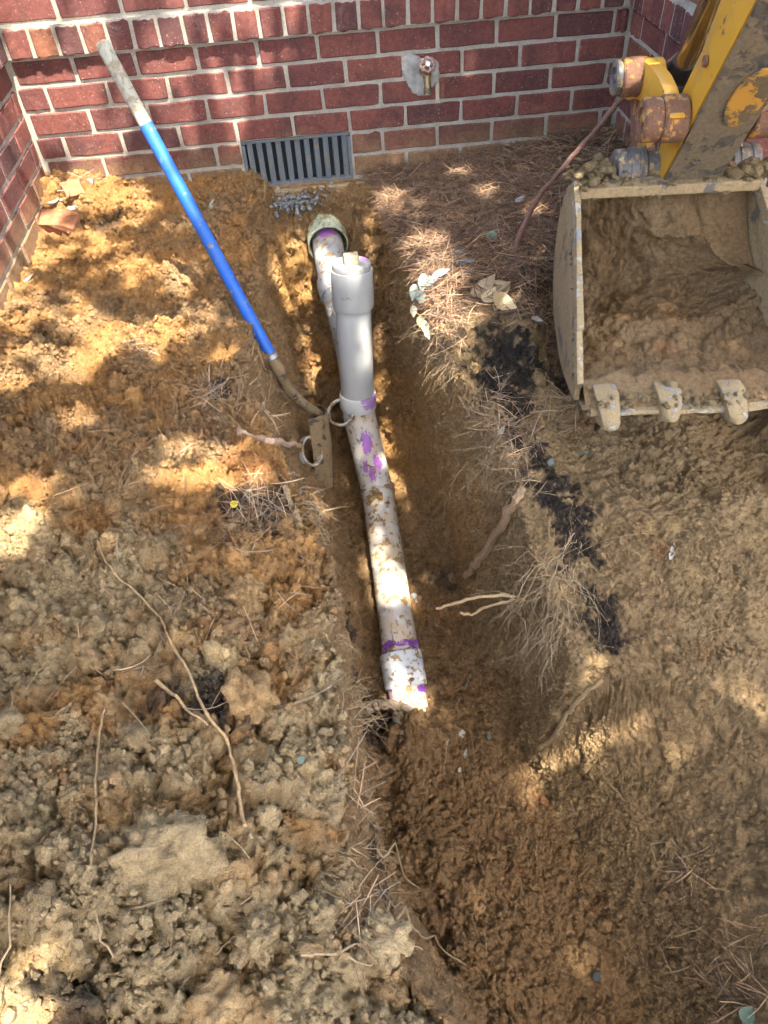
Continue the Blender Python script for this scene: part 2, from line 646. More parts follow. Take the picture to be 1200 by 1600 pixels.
mid = sstep(-0.6, -1.3, py_) * (reg == 0)
big = lumps(Q, 0.15, 101) * 0.15 * (0.06 + 0.26 * near + 0.20 * mid * patch)
l2 = lumps(Q + 3.1, 0.07, 111) * 0.07 * (0.12 + 0.40 * patch) * (0.55 + 0.45 * np.maximum(near, mid))
l3 = lumps(Q + 7.7, 0.034, 121) * 0.034 * (0.42 + 0.5 * patch)
l4 = lumps(Q * 1.0 + 1.3, 0.017, 131) * 0.017 * 0.8
l5 = lumps(P + warp2 * 0.006, 0.0095, 141) * 0.0095 * 0.7
rough = fbm(P + warp * 0.03, 0.05, 81, 5) - 0.5
rdg = (1 - np.abs(2 * fbm(P + warp * 0.06, 0.075, 85, 4) - 1)) ** 9
fc = facets(Q + 2.2, 0.042, 151) * 0.042 * (0.35 + 0.4 * patch) + facets(P + warp2 * 0.004 + 5.5, 0.022, 161) * 0.022 * 0.5 * (1 - 0.6 * ramp_zone)
loose = np.where(reg == 0, 1.0, 0.45)
disp = disp + clod * (big + loose * (l2 + 0.75 * l3) + (1.45 - 0.45 * loose) * fc) + (0.55 + 0.6 * clod) * (1.0 * l4 + 0.35 * l5) - clod * 0.03 + 0.026 * rough * (0.5 + 0.5 * clod) - 0.022 * rdg * (0.35 + 0.65 * clod)
# vertical tooth scrapes on the cut faces
cut = ((reg == 3) | (reg == 1)).astype(float)
Ps = np.stack([px_ * 0.3, py_, pz_ * 0.10], 1)
cut = cut * (1 - sstep(-1.3, -1.6, py_))
disp = disp + cut * 0.028 * (fbm(Ps, 0.07, 91, 3) - 0.5)
edge_fade = np.ones_like(disp)
Pd = P + N * (disp * edge_fade)[:, None]
Pd[:, 2] += 0.085 * np.exp(-((px_ - 1.13) ** 2 + (py_ + 1.80) ** 2) / 0.085 ** 2) * (pz_ < -0.7)
# loose soil does not poke through the house walls or the bucket
idx = np.arange(NY * NX).reshape(NY, NX)
Fq = np.stack([idx[:-1, :-1], idx[:-1, 1:], idx[1:, 1:], idx[1:, :-1]], 2).reshape(-1, 4)
me = np_mesh('ground', Pd, Fq, M['soil'])
ground = link_mesh('ground', me)
tag(ground, kind='structure')
Nd = blur(grid_normals(Pd.reshape(NY, NX, 3)), 2).reshape(-1, 3)
Nd /= np.linalg.norm(Nd, axis=1, keepdims=True)
bpy.context.view_layer.update()


def G(u, v, lift=0.0):
    """the point of the ground seen at a place of the frame"""
    d = ray(u, v)
    d = d / np.linalg.norm(d)
    ok, loc, nor, _ = ground.ray_cast(Vector(CAM), Vector(d))
    if not ok:
        return np.array(at_plane(u, v, 2, -0.15)), np.array([0, 0, 1.0])
    return np.array(loc) + np.array(nor) * lift, np.array(nor)


def down(x, y, z=1.0):
    ok, loc, nor, _ = ground.ray_cast(Vector((x, y, z)), Vector((0, 0, -1)))
    return np.array(loc) if ok else np.array([x, y, -0.15])


# soil colours
tan_c = np.array([0.47, 0.248, 0.088])
olive = np.array([0.33, 0.22, 0.114])
pale = np.array([0.52, 0.385, 0.205])
brown = np.array([0.325, 0.205, 0.100])
ramp_c = np.array([0.36, 0.25, 0.126])
dark = np.array([0.042, 0.034, 0.027])
rust = np.array([0.40, 0.17, 0.065])
n_a = fbm(P, 0.28, 201, 5)
n_b = fbm(P + warp * 0.1, 0.09, 211, 5)
n_c = fbm(P, 0.035, 221, 3)
n_cell = vnoise(P + warp * 0.05, 0.05, 231)
mixv = lambda a, b, f: a + (b - a) * f[:, None]
col = np.tile(tan_c, (len(P), 1))
left = (reg <= 0.5)
f = sstep(0.42, 0.62, n_a * 0.5 + n_b * 0.5)
col = mixv(col, np.tile(olive, (len(P), 1)), np.where(left, f * 0.85, 0.55))
fp = sstep(-1.35, -1.9, py_) * left * sstep(0.36, 0.58, n_a * 0.45 + n_b * 0.55) * (1 - 0.75 * sstep(0.5, 0.75, px_) * sstep(-2.2, -1.9, py_))
col = mixv(col, np.tile(pale, (len(P), 1)), fp * 0.9)
fl = ((reg == 2) | (reg == 1)).astype(float)
fl = blur(fl.reshape(NY, NX), 6).ravel()
deep = sstep(-0.85, -1.15, py_)
col = mixv(col, np.tile(brown, (len(P), 1)), fl * (0.35 + 0.6 * deep) * (0.75 + 0.25 * n_b))
rw = blur((reg >= 3).astype(float).reshape(NY, NX), 6).ravel()
col = mixv(col, np.tile(ramp_c, (len(P), 1)), rw * (0.8 + 0.2 * n_b))
col = mixv(col, np.tile(brown, (len(P), 1)), rw * sstep(0.5, 0.75, n_a) * 0.4)
wface = blur((reg == 3).astype(float).reshape(NY, NX), 3).ravel() * sstep(-1.55, -1.3, py_)
col = mixv(col, np.tile(np.array([0.46, 0.272, 0.112]), (len(P), 1)), wface * 0.85 * sstep(0.25, 0.55, n_b))
col = mixv(col, np.tile(rust, (len(P), 1)), sstep(0.66, 0.78, n_b) * 0.45)
col = mixv(col, np.tile(tan_c * 1.05, (len(P), 1)), sstep(0.62, 0.8, n_cell) * 0.45 * left)


def blob(u, v, r, c, amt, hard=0.25):
    global col
    q, _ = G(u, v)
    rw_ = r / FPX * np.linalg.norm(q - CAM)
    k_ = np.nonzero((np.abs(px_ - q[0]) < rw_ * 2.6) & (np.abs(py_ - q[1]) < rw_ * 2.6))[0]
    d = np.linalg.norm((P[k_] - q) * [1, 1, 0.8], axis=1)
    dd = d / rw_ + 1.6 * (n_b[k_] - 0.5) * 2 + 2.6 * (n_c[k_] - 0.5) + 0.9 * (warp2[k_, 0] + warp2[k_, 1])
    f_ = amt * (1 - sstep(1 - hard, 1 + hard, dd))
    col[k_] = col[k_] + (np.array(c) - col[k_]) * f_[:, None]


# a band of dark topsoil under the turf, where the trench edge cuts it
for u, v, r in [(775, 540, 34), (800, 575, 38), (772, 600, 26), (815, 560, 36), (812, 640, 30), (838, 700, 28), (872, 755, 30), (895, 800, 28), (905, 845, 26), (935, 950, 32), (950, 985, 22), (870, 600, 25)]:
    blob(u, v, r, dark * 1.25, 0.92, 0.45)
for u, v, r in [(545, 985, 30), (552, 1040, 38), (560, 1095, 34), (575, 1130, 30), (310, 1085, 42), (335, 1110, 25), (405, 1140, 22), (695, 905, 20), (115, 1545, 34), (385, 780, 30), (585, 1330, 26), (600, 1395, 26), (345, 600, 20), (215, 545, 18), (160, 350, 22), (425, 800, 22)]:
    blob(u, v, r, dark * 1.4, 0.8, 0.5)
for u, v, r in [(355, 710, 26), (845, 660, 20), (385, 985, 36), (1070, 550, 10), (905, 665, 14), (400, 735, 20), (680, 1480, 18), (70, 745, 22), (270, 690, 30)]:
    blob(u, v, r, rust, 0.4, 0.6)
for u, v, r in [(455, 430, 36), (470, 470, 34), (500, 560, 34), (620, 620, 40), (640, 680, 36), (625, 740, 34), (660, 600, 26), (640, 1085, 26), (655, 960, 22), (600, 420, 22), (592, 350, 22)]:
    blob(u, v, r, np.array([0.46, 0.25, 0.085]), 0.75, 0.5)  # orange clay, with the warmth of the sunlit patches painted into its colour
# brown litter layer below the pine straw
lit = (reg == 4) * sstep(-1.02, -0.85, py_ + 0.25 * (n_b - 0.5))
col = mixv(col, np.tile(np.array([0.09, 0.062, 0.04]), (len(P), 1)), lit * 0.85)
col = col * (0.82 + 0.36 * n_c)[:, None]
set_col(me, col)

# the yard around the dug area, out to the horizon
mb = MB()
X0, X1, Y0, Y1 = -0.05, 2.8, -3.35, 0.06
R_ = 60
for (a, b_, c_, d_) in ((-R_, X0, -R_, R_), (X1, R_, -R_, R_), (X0, X1, -R_, Y0), (X0, X1, Y1, R_)):
    mb.add([(a, c_, -0.30), (b_, c_, -0.30), (b_, d_, -0.30), (a, d_, -0.30)], [(0, 1, 2, 3)])
t = NT('yard_soil')
co = t.coord()
cc = t.ramp(t.noise(co, 1.5, 6, 0.65), [(0.3, (0.16, 0.115, 0.06)), (0.5, (0.25, 0.175, 0.09)), (0.7, (0.34, 0.21, 0.095))])
tag(mb.build('yard', t.fin(cc, 0.95, t.bump(t.noise(co, 14, 8, 0.7), 1.0, 0.08))), kind='structure')

# ------------------------------------------------------------------ brick walls
BP = 0.2032
_bm_cache = {}


def brick_mesh(L, hh, var, dep=0.09):
    key = (round(L, 3), round(hh, 3), var)
    if key in _bm_cache: return _bm_cache[key]
    bm = bmesh.new()
    bmesh.ops.create_cube(bm, size=1.0)
    r = random.Random(hash(key))
    for v in bm.verts:
        v.co = Vector((v.co.x * L, v.co.y * dep + dep / 2, v.co.z * hh))
    bmesh.ops.subdivide_edges(bm, edges=[e for e in bm.edges if abs(e.verts[0].co.x - e.verts[1].co.x) > L * 0.5], cuts=4)
    for v in bm.verts:
        v.co += Vector((r.uniform(-1, 1) * 0.0022, 0, r.uniform(-1, 1) * 0.0021))
        if v.co.y < 0.01: v.co.y += r.uniform(-1, 1) * 0.0008
    es = [e for e in bm.edges if e.calc_face_angle(0) > 0.8]
    bmesh.ops.bevel(bm, geom=es, offset=0.0035, segments=1, affect='EDGES')
    m_ = bpy.data.meshes.new('brick')
    bm.to_mesh(m_)
    bm.free()
    m_.materials.append(M['brick'])
    _bm_cache[key] = m_
    return m_


def lay(parent, c, along, out, L, hh):
    """one brick: c = centre of its front face"""
    o = bpy.data.objects.new('brick', brick_mesh(L, hh, random.randrange(4)))
    C.objects.link(o)
    o.parent = parent
    c = np.array(c) + np.array(out) * random.uniform(-0.0015, 0.002)
    o.location = c - ORG[parent.name]
    # mesh: x along, -y outwards
    o.rotation_euler = (random.gauss(0, 0.004), random.gauss(0, 0.003), math.atan2(along[1], along[0]) + random.gauss(0, 0.003))
    return o


TOPZ = 0.418


def face_bricks(parent, org, along, out, length, ph_even, ph_odd, hole=None, hdr_phase=0.02, kmin=-7, kmax=9, ends=(0.006, 0.006)):
    org, along, out = np.array(org, float), np.array(along, float), np.array(out, float)
    J = 0.0125
    for k in range(kmin, kmax + 1):
        if k in (1,): continue
        if k >= 2:
            z0 = (5 - k) * H
        else:
            z0 = TOPZ + (0 - k) * H
        ph = ph_even if k % 2 == 0 else ph_odd
        x = ph - BP * 2
        while x < length:
            a, b = max(x + J / 2, ends[0]), min(x + BP - J / 2, length - ends[1])
            segs = [(a, b)]
            if hole and hole[2] - 0.02 < z0 + H / 2 < hole[3]:
                segs = [(a, min(b, hole[0])), (max(a, hole[1]), b)]
            for a1, b1 in segs:
                if b1 - a1 > 0.025:
                    c = org + along * (a1 + b1) / 2
                    c[2] = z0 + H / 2
                    lay(parent, c, along, out, round(b1 - a1, 3), H - J)
            x += BP
    # projecting course of brick ends
    x = hdr_phase - 0.0816
    while x < length:
        a, b = max(x + J / 2, ends[0]), min(x + 0.0816 - J / 2, length - ends[1])
        if b - a > 0.02:
            c = org + along * (a + b) / 2 + out * 0.02
            c[2] = 0.3675
            lay(parent, c, along, out, round(b - a, 3), 0.081)
        x += 0.0816


def mortar_box(mb, x0, x1, y0, y1, z0, z1):
    mb.box(((x0 + x1) / 2, (y0 + y1) / 2, (z0 + z1) / 2), (x1 - x0) / 2, (y1 - y0) / 2, (z1 - z0) / 2)


WT = 1.05
VX0, VX1, VZ0, VZ1 = 0.752, 1.152, -0.172, 0.0
wb = thing('brick_wall', 'long dark red brick wall with the vent and faucet behind the trench', 'wall', (1.09, 0.0, -0.5))
face_bricks(wb, (0, 0, 0), (1, 0, 0), (0, -1, 0), XW1, 0.05, 0.137, (VX0 - 0.004, VX1 + 0.006, VZ0, VZ1), 0.0664, ends=(XW0 + 0.008, 0.008))
mb = MB()
mr = 0.0045
mortar_box(mb, -0.1, VX0, mr, 0.11, -0.6, WT)
mortar_box(mb, VX1, 2.26, mr, 0.11, -0.6, WT)
mortar_box(mb, VX0, VX1, mr, 0.11, VZ1 + 0.004, WT)
mortar_box(mb, VX0, VX1, mr, 0.11, -0.6, VZ0)
mortar_box(mb, XW0 - 0.02, XW1 + 0.02, -0.0155, mr + 0.02, 0.325, 0.4125)
mb.build('mortar', M['mortar'], wb)
# ledge of rough concrete below the vent
mb = MB()
mb.box((0.96, 0.0, -0.205), 0.23, 0.022, 0.03, jit=0.004)
mb.build('concrete_ledge', mat_simple('ledge_concrete', (0.40, 0.30, 0.16), 0.95, 0.4, 40, 0.8, 0.004), wb, bevel=0.006)

# vent in the wall, vertical louvres
m_vent = mat_dirty('vent_plastic', (0.15, 0.175, 0.195), (0.26, 0.21, 0.14), 0.36, 60, 0.5, dist=0.0008)
m_ventd = mat_simple('vent_mesh', (0.022, 0.026, 0.03), 0.7, 0.5, 240, 0.5, 0.002)
mb = MB()
mb.box(((VX0 + VX1) / 2, 0.022, VZ1 - 0.005), (VX1 - VX0) / 2, 0.012, 0.005)
mb.box(((VX0 + VX1) / 2, 0.022, VZ0 + 0.007), (VX1 - VX0) / 2, 0.012, 0.007)
for x in (VX0 + 0.006, VX1 - 0.006):
    mb.box((x, 0.022, (VZ0 + VZ1) / 2), 0.006, 0.012, (VZ1 - VZ0) / 2 - 0.014)
vent = mb.build('vent', m_vent, wb, bevel=0.0015)
mb = MB()
mb.box(((VX0 + VX1) / 2, 0.05, (VZ0 + VZ1) / 2), (VX1 - VX0) / 2, 0.004, (VZ1 - VZ0) / 2)
mb.build('insect_screen', m_ventd, vent)
for k in range(11):
    x = VX0 + 0.028 + k * (VX1 - VX0 - 0.052) / 10
    mb = MB()
    mb.box((x, 0.026, (VZ0 + VZ1) / 2), 0.0098, 0.006, (VZ1 - VZ0) / 2 - 0.012, ax=[(0.97, 0.24, 0), (-0.24, 0.97, 0), (0, 0, 1)])
    mb.build('louvre', m_vent, vent, bevel=0.0012)

wlft = thing('brick_wall', 'sunlit red brick side wall meeting the long wall beside the shovel handle', 'wall', (0.0, -0.9, -0.5))
face_bricks(wlft, (XW0, -3.3, 0), (0, 1, 0), (1, 0, 0), 3.3, 0.09, 0.19, None, 0.03, kmin=-3, kmax=8, ends=(0.006, 0.010))
mb = MB()
mortar_box(mb, -0.07, XW0 - mr, -3.3, 0.03, -0.6, 0.735)
mortar_box(mb, XW0 - 0.03, XW0 + 0.0155, -3.3, -0.0, 0.325, 0.4125)
mb.build('mortar', M['mortar'], wlft)
wrgt = thing('brick_wall', 'shaded red brick corner wall standing behind the excavator arm', 'wall', (2.2, -0.5, -0.5))
YR = -0.93
face_bricks(wrgt, (XW1, 0, 0), (0, -1, 0), (-1, 0, 0), -YR, 0.105, 0.008, None, 0.05, ends=(0.010, 0.0))
face_bricks(wrgt, (XW1, YR, 0), (1, 0, 0), (0, -1, 0), 1.6, 0.097, 0.2, None, 0.05, ends=(0.003, 0.006))
mb = MB()
mortar_box(mb, XW1 + mr, XW1 + 0.10, YR + 0.008, 0.03, -0.6, WT - 0.001)
mortar_box(mb, XW1 + 0.0065, 3.8, YR + mr, YR + 0.1, -0.6, WT - 0.002)
mortar_box(mb, XW1 - 0.0155, XW1 + 0.03, YR + 0.004, 0.0, 0.3252, 0.4123)
mortar_box(mb, XW1 + 0.004, 3.8, YR - 0.0155, YR + 0.03, 0.3254, 0.4121)
mb.build('mortar', M['mortar'], wrgt)

# smear of mortar round the tap
mb = MB()
cx, cz = 1.412, 0.182
out = []
for k in range(48):
    a_ = 2 * math.pi * k / 48
    r_ = 0.060 + 0.012 * math.sin(2 * a_ + 2.2) + 0.010 * math.sin(3 * a_ + 0.4) + 0.02 * max(0, -math.sin(a_)) + rng.normal(0, 0.0022)
    out.append((math.cos(a_) * r_ * 0.92, math.sin(a_) * r_))
mb.prism([(cx + x, -0.0045, cz + z) for x, z in out], (0, 0.009, 0))
mb.build('mortar_patch', mat_simple('patch_mortar', (0.36, 0.35, 0.32), 0.95, 0.45, 35, 1.0, 0.008), wb, bevel=0.003)

# garden tap
brass = mat_dirty('old_brass', (0.30, 0.21, 0.10), (0.10, 0.09, 0.07), 0.45, 60, 0.45, metal=0.7, dist=0.0006)
redp = mat_dirty('red_handle', (0.24, 0.085, 0.07), (0.34, 0.29, 0.25), 0.5, 90, 0.6, dist=0.0005)
tp = thing('garden_tap', 'brass garden tap with a red wheel handle on the brick wall', 'tap', (1.43, 0, 0.16))
bx = np.array([1.428, 0, 0.185])
mb = MB()
mb.lathe(bx, (0, -1, 0), [(0.0, 0.02), (0.006, 0.02), (0.007, 0.012), (0.045, 0.012), (0.05, 0.016), (0.06, 0.016), (0.062, 0.0)], 16)
hd = np.array([0.0, -0.62, 0.78])
mb.lathe(bx + [0, -0.048, 0], hd, [(0.0, 0.013), (0.02, 0.013), (0.021, 0.016), (0.03, 0.016), (0.031, 0.007), (0.045, 0.006)], 12)
mb.build('body', brass, tp, smooth=True)
mb = MB()
mb.lathe(bx + [0, -0.05, 0.004], (0, -0.35, -0.94), [(0.0, 0.012), (0.02, 0.013), (0.045, 0.0125), (0.046, 0.0155), (0.051, 0.0155), (0.052, 0.014), (0.058, 0.0155), (0.06, 0.014), (0.068, 0.0145), (0.068, 0.009), (0.05, 0.008), (0.05, 0.0)], 16)
mb.build('spout', brass, tp, smooth=True)
mb = MB()
hc = bx + [0, -0.048, 0] + hd * 0.045
hd = hd / np.linalg.norm(hd)
hu = np.array([1.0, 0, 0])
hv = np.cross(hd, hu)
ring = [hc + (0.0245 + 0.0022 * math.cos(8 * a)) * (math.cos(a) * hu + math.sin(a) * hv) for a in np.linspace(0, 2 * math.pi, 49)]
mb.tube(ring, 0.0046, 8, cap=False)
for k in range(4):
    a = k * math.pi / 2 + 0.4
    mb.tube([hc, hc + 0.023 * (math.cos(a) * hu + math.sin(a) * hv)], 0.0036, 6)
hw = mb.build('wheel_handle', redp, tp, smooth=True)
mb = MB()
mb.lathe(hc - hd * 0.006, hd, [(0, 0.0), (0, 0.008), (0.012, 0.008), (0.013, 0.0045), (0.017, 0.004), (0.017, 0.0)], 12)
mb.build('screw', mat_simple('zinc', (0.45, 0.45, 0.45), 0.4, 0.3, 80, 0.2, 0.0005, 0.8), hw, smooth=True)

# ------------------------------------------------------------------ drain pipes
PVC = (0.56, 0.565, 0.55)
MUD = (0.30, 0.195, 0.085)


def mat_pvc(name, cover, purple=(), scale=26, tint=PVC, stain=0.0, streak=False):
    t = NT(name)
    co = t.n('NewGeometry').outputs['Position']
    n0 = t.noise(co, scale, 6, 0.7, 0.2)
    n1 = t.noise(co, 160, 4, 0.65)
    c = t.mix(t.ramp(t.noise(co, 9, 4, 0.6), [(0.4, 0.0), (0.75, 0.5)]), tint, tuple(0.86 * x for x in tint))
    if stain:
        c = t.mix(t.math('MULTIPLY', t.ramp(t.noise(co, 13, 5, 0.65), [(0.36, 0.0), (0.6, 1.0)]), stain), c, (0.52, 0.36, 0.17))
    for (p, r, amt) in purple:
        sb_ = t.n('VectorMath', operation='SUBTRACT')
        t.l(co, sb_.inputs[0])
        sb_.inputs[1].default_value = p
        vm = t.n('VectorMath', operation='MULTIPLY')
        t.l(sb_.outputs[0], vm.inputs[0])
        vm.inputs[1].default_value = (1, 0.7, 0.26) if streak else (1, 1, 1)
        ln = t.n('VectorMath', operation='LENGTH')
        t.l(vm.outputs[0], ln.inputs[0])
        d = t.math('ADD', ln.outputs['Value'], t.math('MULTIPLY', t.math('SUBTRACT', t.noise(vm.outputs[0] if streak else co, 130 if streak else scale, 5, 0.7), 0.5), r * 3.0))
        c = t.mix(t.math('MULTIPLY', t.math('LESS_THAN', d, r), amt), c, (0.30, 0.07, 0.40))
    e = 0.74 - 0.5 * cover
    m = t.ramp(n0, [(e - 0.055, 0.0), (e - 0.012, 0.35), (e + 0.014, 1.0)])
    dm = t.mix(1.0, MUD, t.ramp(n1, [(0.25, 0.6), (0.75, 1.35)]), 'MULTIPLY')
    if cover > 0: c = t.mix(m, c, dm)
    bp = t.bump(m, 0.7, 0.002, t.bump(n1, 0.12 + 0.3 * cover, 0.0008))
    r = t.math('ADD', t.math('MULTIPLY', m, 0.5 if cover > 0 else 0.0), 0.42)
    return t.fin(c, r, bp, 0.4)


PB_, PD_ = np.array([1.106, -0.952, -0.900]), np.array([1.113, -1.632, -1.030])
RT = np.array([1.091, -0.711, -0.148])       # top of the riser
RBm = np.array([1.071, -0.776, -0.610])
PB = np.array([1.106, -0.952, -0.900])
PC = PB_ + (PD_ - PB_) * 0.585 + np.array([0, 0, 0.004])
PD = np.array([1.113, -1.632, -1.030])
PE = np.array([1.122, -1.800, -1.105])
pr = 0.0572
axr = (RBm - RT) / np.linalg.norm(RBm - RT)
Lr = np.linalg.norm(RBm - RT)
pipe = thing('drain_pipe', 'white plastic drain pipe with an upright capped riser lying in the trench', 'pipe', (1.08, -0.8, -0.95))
mb = MB()
mb.lathe(RT + axr * 0.02, axr, [(0, pr), (Lr - 0.02, pr)], 40)
mb.build('riser', mat_pvc('pvc_clean', 0.10, (), 14, (0.385, 0.385, 0.36)), pipe, smooth=True)
mb = MB()
mb.lathe(RT, axr, [(0.006, 0.058), (0.0, 0.059), (0.0, 0.0655), (0.004, 0.0668), (0.118, 0.0668), (0.124, 0.0645), (0.124, pr)], 48)
mb.build('top_coupling', mat_pvc('pvc_cap', 0.13, (), 22, (0.35, 0.35, 0.325)), pipe, smooth=True)
mb = MB()
mb.lathe(RT, -axr, [(-0.01, 0.058), (0.001, 0.0605), (0.017, 0.0605), (0.0205, 0.0585), (0.0205, 0.0545), (0.018, 0.0525), (0.0175, 0.0)], 48)
cap = mb.build('screw_cap', mat_pvc('pvc_plug', 0.17, ((tuple(RT + np.array([0.05, 0.03, 0.01])), 0.02, 0.6),), 40, (0.31, 0.31, 0.295)), pipe, smooth=True)
mb = MB()
cz_ = RT - axr * 0.036
sq = np.array([math.cos(0.05), math.sin(0.05), 0])
mb.box(cz_ + axr * 0.006, 0.0225, 0.0215, 0.015, ax=[sq, np.cross(-axr, sq), -axr])
mb.build('square_nut', mat_pvc('pvc_nut', 0.05, (), 30, (0.36, 0.31, 0.20)), cap, bevel=0.003)
mb = MB()
mb.lathe(RBm - axr * 0.028, axr, [(0, pr - 0.001), (0, 0.0625), (0.004, 0.0645), (0.05, 0.0645), (0.056, 0.0625), (0.057, pr)], 48)
mb.build('coupling', mat_pvc('pvc_ring', 0.08, ((tuple(RBm + np.array([0.045, -0.045, 0.028])), 0.035, 0.7),), 30, (0.54, 0.54, 0.51)), pipe, smooth=True)


def bez(p, n=24):
    """smooth path through points (Catmull-Rom)"""
    p = [np.array(q, float) for q in p]
    p = [2 * p[0] - p[1]] + p + [2 * p[-1] - p[-2]]
    o = []
    for i in range(1, len(p) - 2):
        for t_ in np.linspace(0, 1, n, endpoint=False):
            a, b, c_, d = p[i - 1], p[i], p[i + 1], p[i + 2]
            o.append(0.5 * (2 * b + (c_ - a) * t_ + (2 * a - 5 * b + 4 * c_ - d) * t_ ** 2 + (3 * b - a - 3 * c_ + d) * t_ ** 3))
    o.append(p[-2])
    return o


mb = MB()
kn = RBm + axr * 0.055
mb.tube([RBm - axr * 0.02, kn - axr * 0.02, kn + (PB - kn) * 0.04, kn + (PB - kn) * 0.5, PB], pr, 36, cap=False)
pp = ray(572, 690)
pur = [tuple(at_depth(573, 690, 2.615)), tuple(at_depth(590, 715, 2.615)), tuple(at_depth(571, 728, 2.64)), tuple(at_depth(582, 738, 2.64))]
mb.build('sweep_bend', mat_pvc('pvc_bend', 0.30, ((pur[0], 0.019, 0.9), (pur[1], 0.017, 0.9), (pur[2], 0.010, 0.8), (pur[3], 0.013, 0.9)), 44, PVC, 0.5, True), pipe, smooth=True)
mb = MB()
axb = (PC - PB) / np.linalg.norm(PC - PB)
mb.lathe(PB - axb * 0.018, axb, [(0, pr), (0.0, 0.0615), (0.003, 0.063), (0.03, 0.063), (0.034, 0.0605), (0.034, pr)], 40)
mb.build('joint_ring', mat_pvc('pvc_joint', 0.5, ((tuple(PB + np.array([0.0, -0.02, 0.06])), 0.06, 0.75),), 28, PVC, 0.4), pipe, smooth=True)
mb = MB()
mb.tube(bez([PB, PC, PD, PE], 12), pr, 36, cap=True)
axd = (PE - PD) / np.linalg.norm(PE - PD)
m_run = mat_pvc('pvc_run', 0.37, (), 30, PVC, 0.7)
mb.build('buried_run', m_run, pipe, smooth=True)
mb = MB()
mb.lathe(PD - axd * 0.062, axd, [(0, pr), (0, 0.064), (0.004, 0.0665), (0.105, 0.0665), (0.109, 0.064), (0.109, pr)], 40)
mb.build('end_coupling', mat_pvc('pvc_end', 0.34, (), 48, (0.56, 0.59, 0.60)), pipe, smooth=True)
m_prim = mat_dirty('purple_primer', (0.20, 0.06, 0.33), (0.42, 0.30, 0.30), 0.36, 45, 0.5, dist=0.0004, third=(0.11, 0.045, 0.17), tscale=30, tcover=0.55)
for p_, a0_, l_ in ((PD, -0.088, 0.024), (PD, 0.0475, 0.026)):
    ax2 = (PD - PC) / np.linalg.norm(PD - PC) if a0_ < 0 else axd
    mb = MB()
    u2 = np.cross(ax2, [0.31, 0.93, 0.17])
    u2 /= np.linalg.norm(u2)
    w2_ = np.cross(ax2, u2)
    V, sg = [], 72
    for e_ in (0, 1):
        for k in range(sg):
            an_ = 2 * math.pi * k / sg
            jt = 0.0045 * math.sin(3 * an_ + e_ * 2 + a0_ * 50) + 0.003 * math.sin(7 * an_ + e_) + rng.normal(0, 0.0012)
            V.append(p_ + ax2 * (a0_ + e_ * l_ + jt) + (pr + 0.0032) * (math.cos(an_) * u2 + math.sin(an_) * w2_))
    mb.add(V, [(k, (k + 1) % sg, sg + (k + 1) % sg, sg + k) for k in range(sg)])
    mb.build('primer_band', m_prim, pipe, smooth=True)
# pipe from the house and the bend behind the riser
HP = [np.array(q) for q in ((1.018, 0.02, -0.285), (1.026, -0.22, -0.305), (1.034, -0.40, -0.335), (1.045, -0.49, -0.375), (1.060, -0.545, -0.46), (1.072, -0.58, -0.60), (1.078, -0.64, -0.78), (1.090, -0.82, -0.875), tuple(PB))]
mb = MB()
path = bez(HP, 10)
mb.tube(path, pr, 36, cap=False)
mb.build('house_drain', mat_pvc('pvc_house', 0.34, ((tuple(np.array(HP[1]) + [0, -0.02, 0.055]), 0.03, 0.85),), 36, (0.36, 0.36, 0.345)), pipe, smooth=True)
for q0, q1, l in ((HP[2], HP[3], 0.07),):
    ax_ = (q1 - q0) / np.linalg.norm(q1 - q0)
    mb = MB()
    mb.lathe(q0 + ax_ * 0.02, ax_, [(0, pr), (0, 0.064), (0.003, 0.066), (l - 0.003, 0.066), (l, 0.064), (l, pr)], 40)
    mb.build('hub', mat_pvc('pvc_hub', 0.2, (), 40, (0.36, 0.36, 0.345)), pipe, smooth=True)
# wall sleeve round the house pipe
sl = thing('pipe_sleeve', 'pale green sleeve pipe round the drain where it leaves the house', 'sleeve', (1.02, -0.15, -0.36))
ax_ = HP[1] - HP[0]
ax_ /= np.linalg.norm(ax_)
mb = MB()
mb.lathe(np.array([1.021, -0.04, -0.283]), ax_, [(0, 0.070), (0.20, 0.070), (0.202, 0.0745), (0.18, 0.0752), (0, 0.0752)], 40)
mb.build('sleeve', mat_dirty('green_pvc', (0.40, 0.46, 0.32), (0.28, 0.2, 0.1), 0.4, 40, 0.6), sl, smooth=True)

# two thin rings cut from the pipe
m_ring = mat_pvc('pvc_offcut', 0.42, (), 34, (0.42, 0.41, 0.375))


def pvc_ring(u, v, d, nrm, label, dirt=False):
    c = at_depth(u, v, d)
    r = thing('pipe_ring', label, 'pipe ring', tuple(c - [0, 0, 0.048]))
    mb = MB()
    nrm = np.array(nrm, float)
    nrm /= np.linalg.norm(nrm)
    mb.lathe(c - nrm * 0.0075, nrm, [(0, 0.0415), (0, 0.0485), (0.017, 0.0485), (0.017, 0.0415), (0, 0.0415)], 40)
    mb.build('ring', m_ring, r, smooth=True)


pvc_ring(533, 645, 2.60, -ray(533, 645) + np.array([-0.25, 0.1, 0.35]), 'thin white pipe ring tucked behind the upright riser')
pvc_ring(485, 705, 2.36, -ray(485, 705) + np.array([1.6, -0.2, 0.3]), 'thin white pipe ring leaning on the muddy shovel blade')

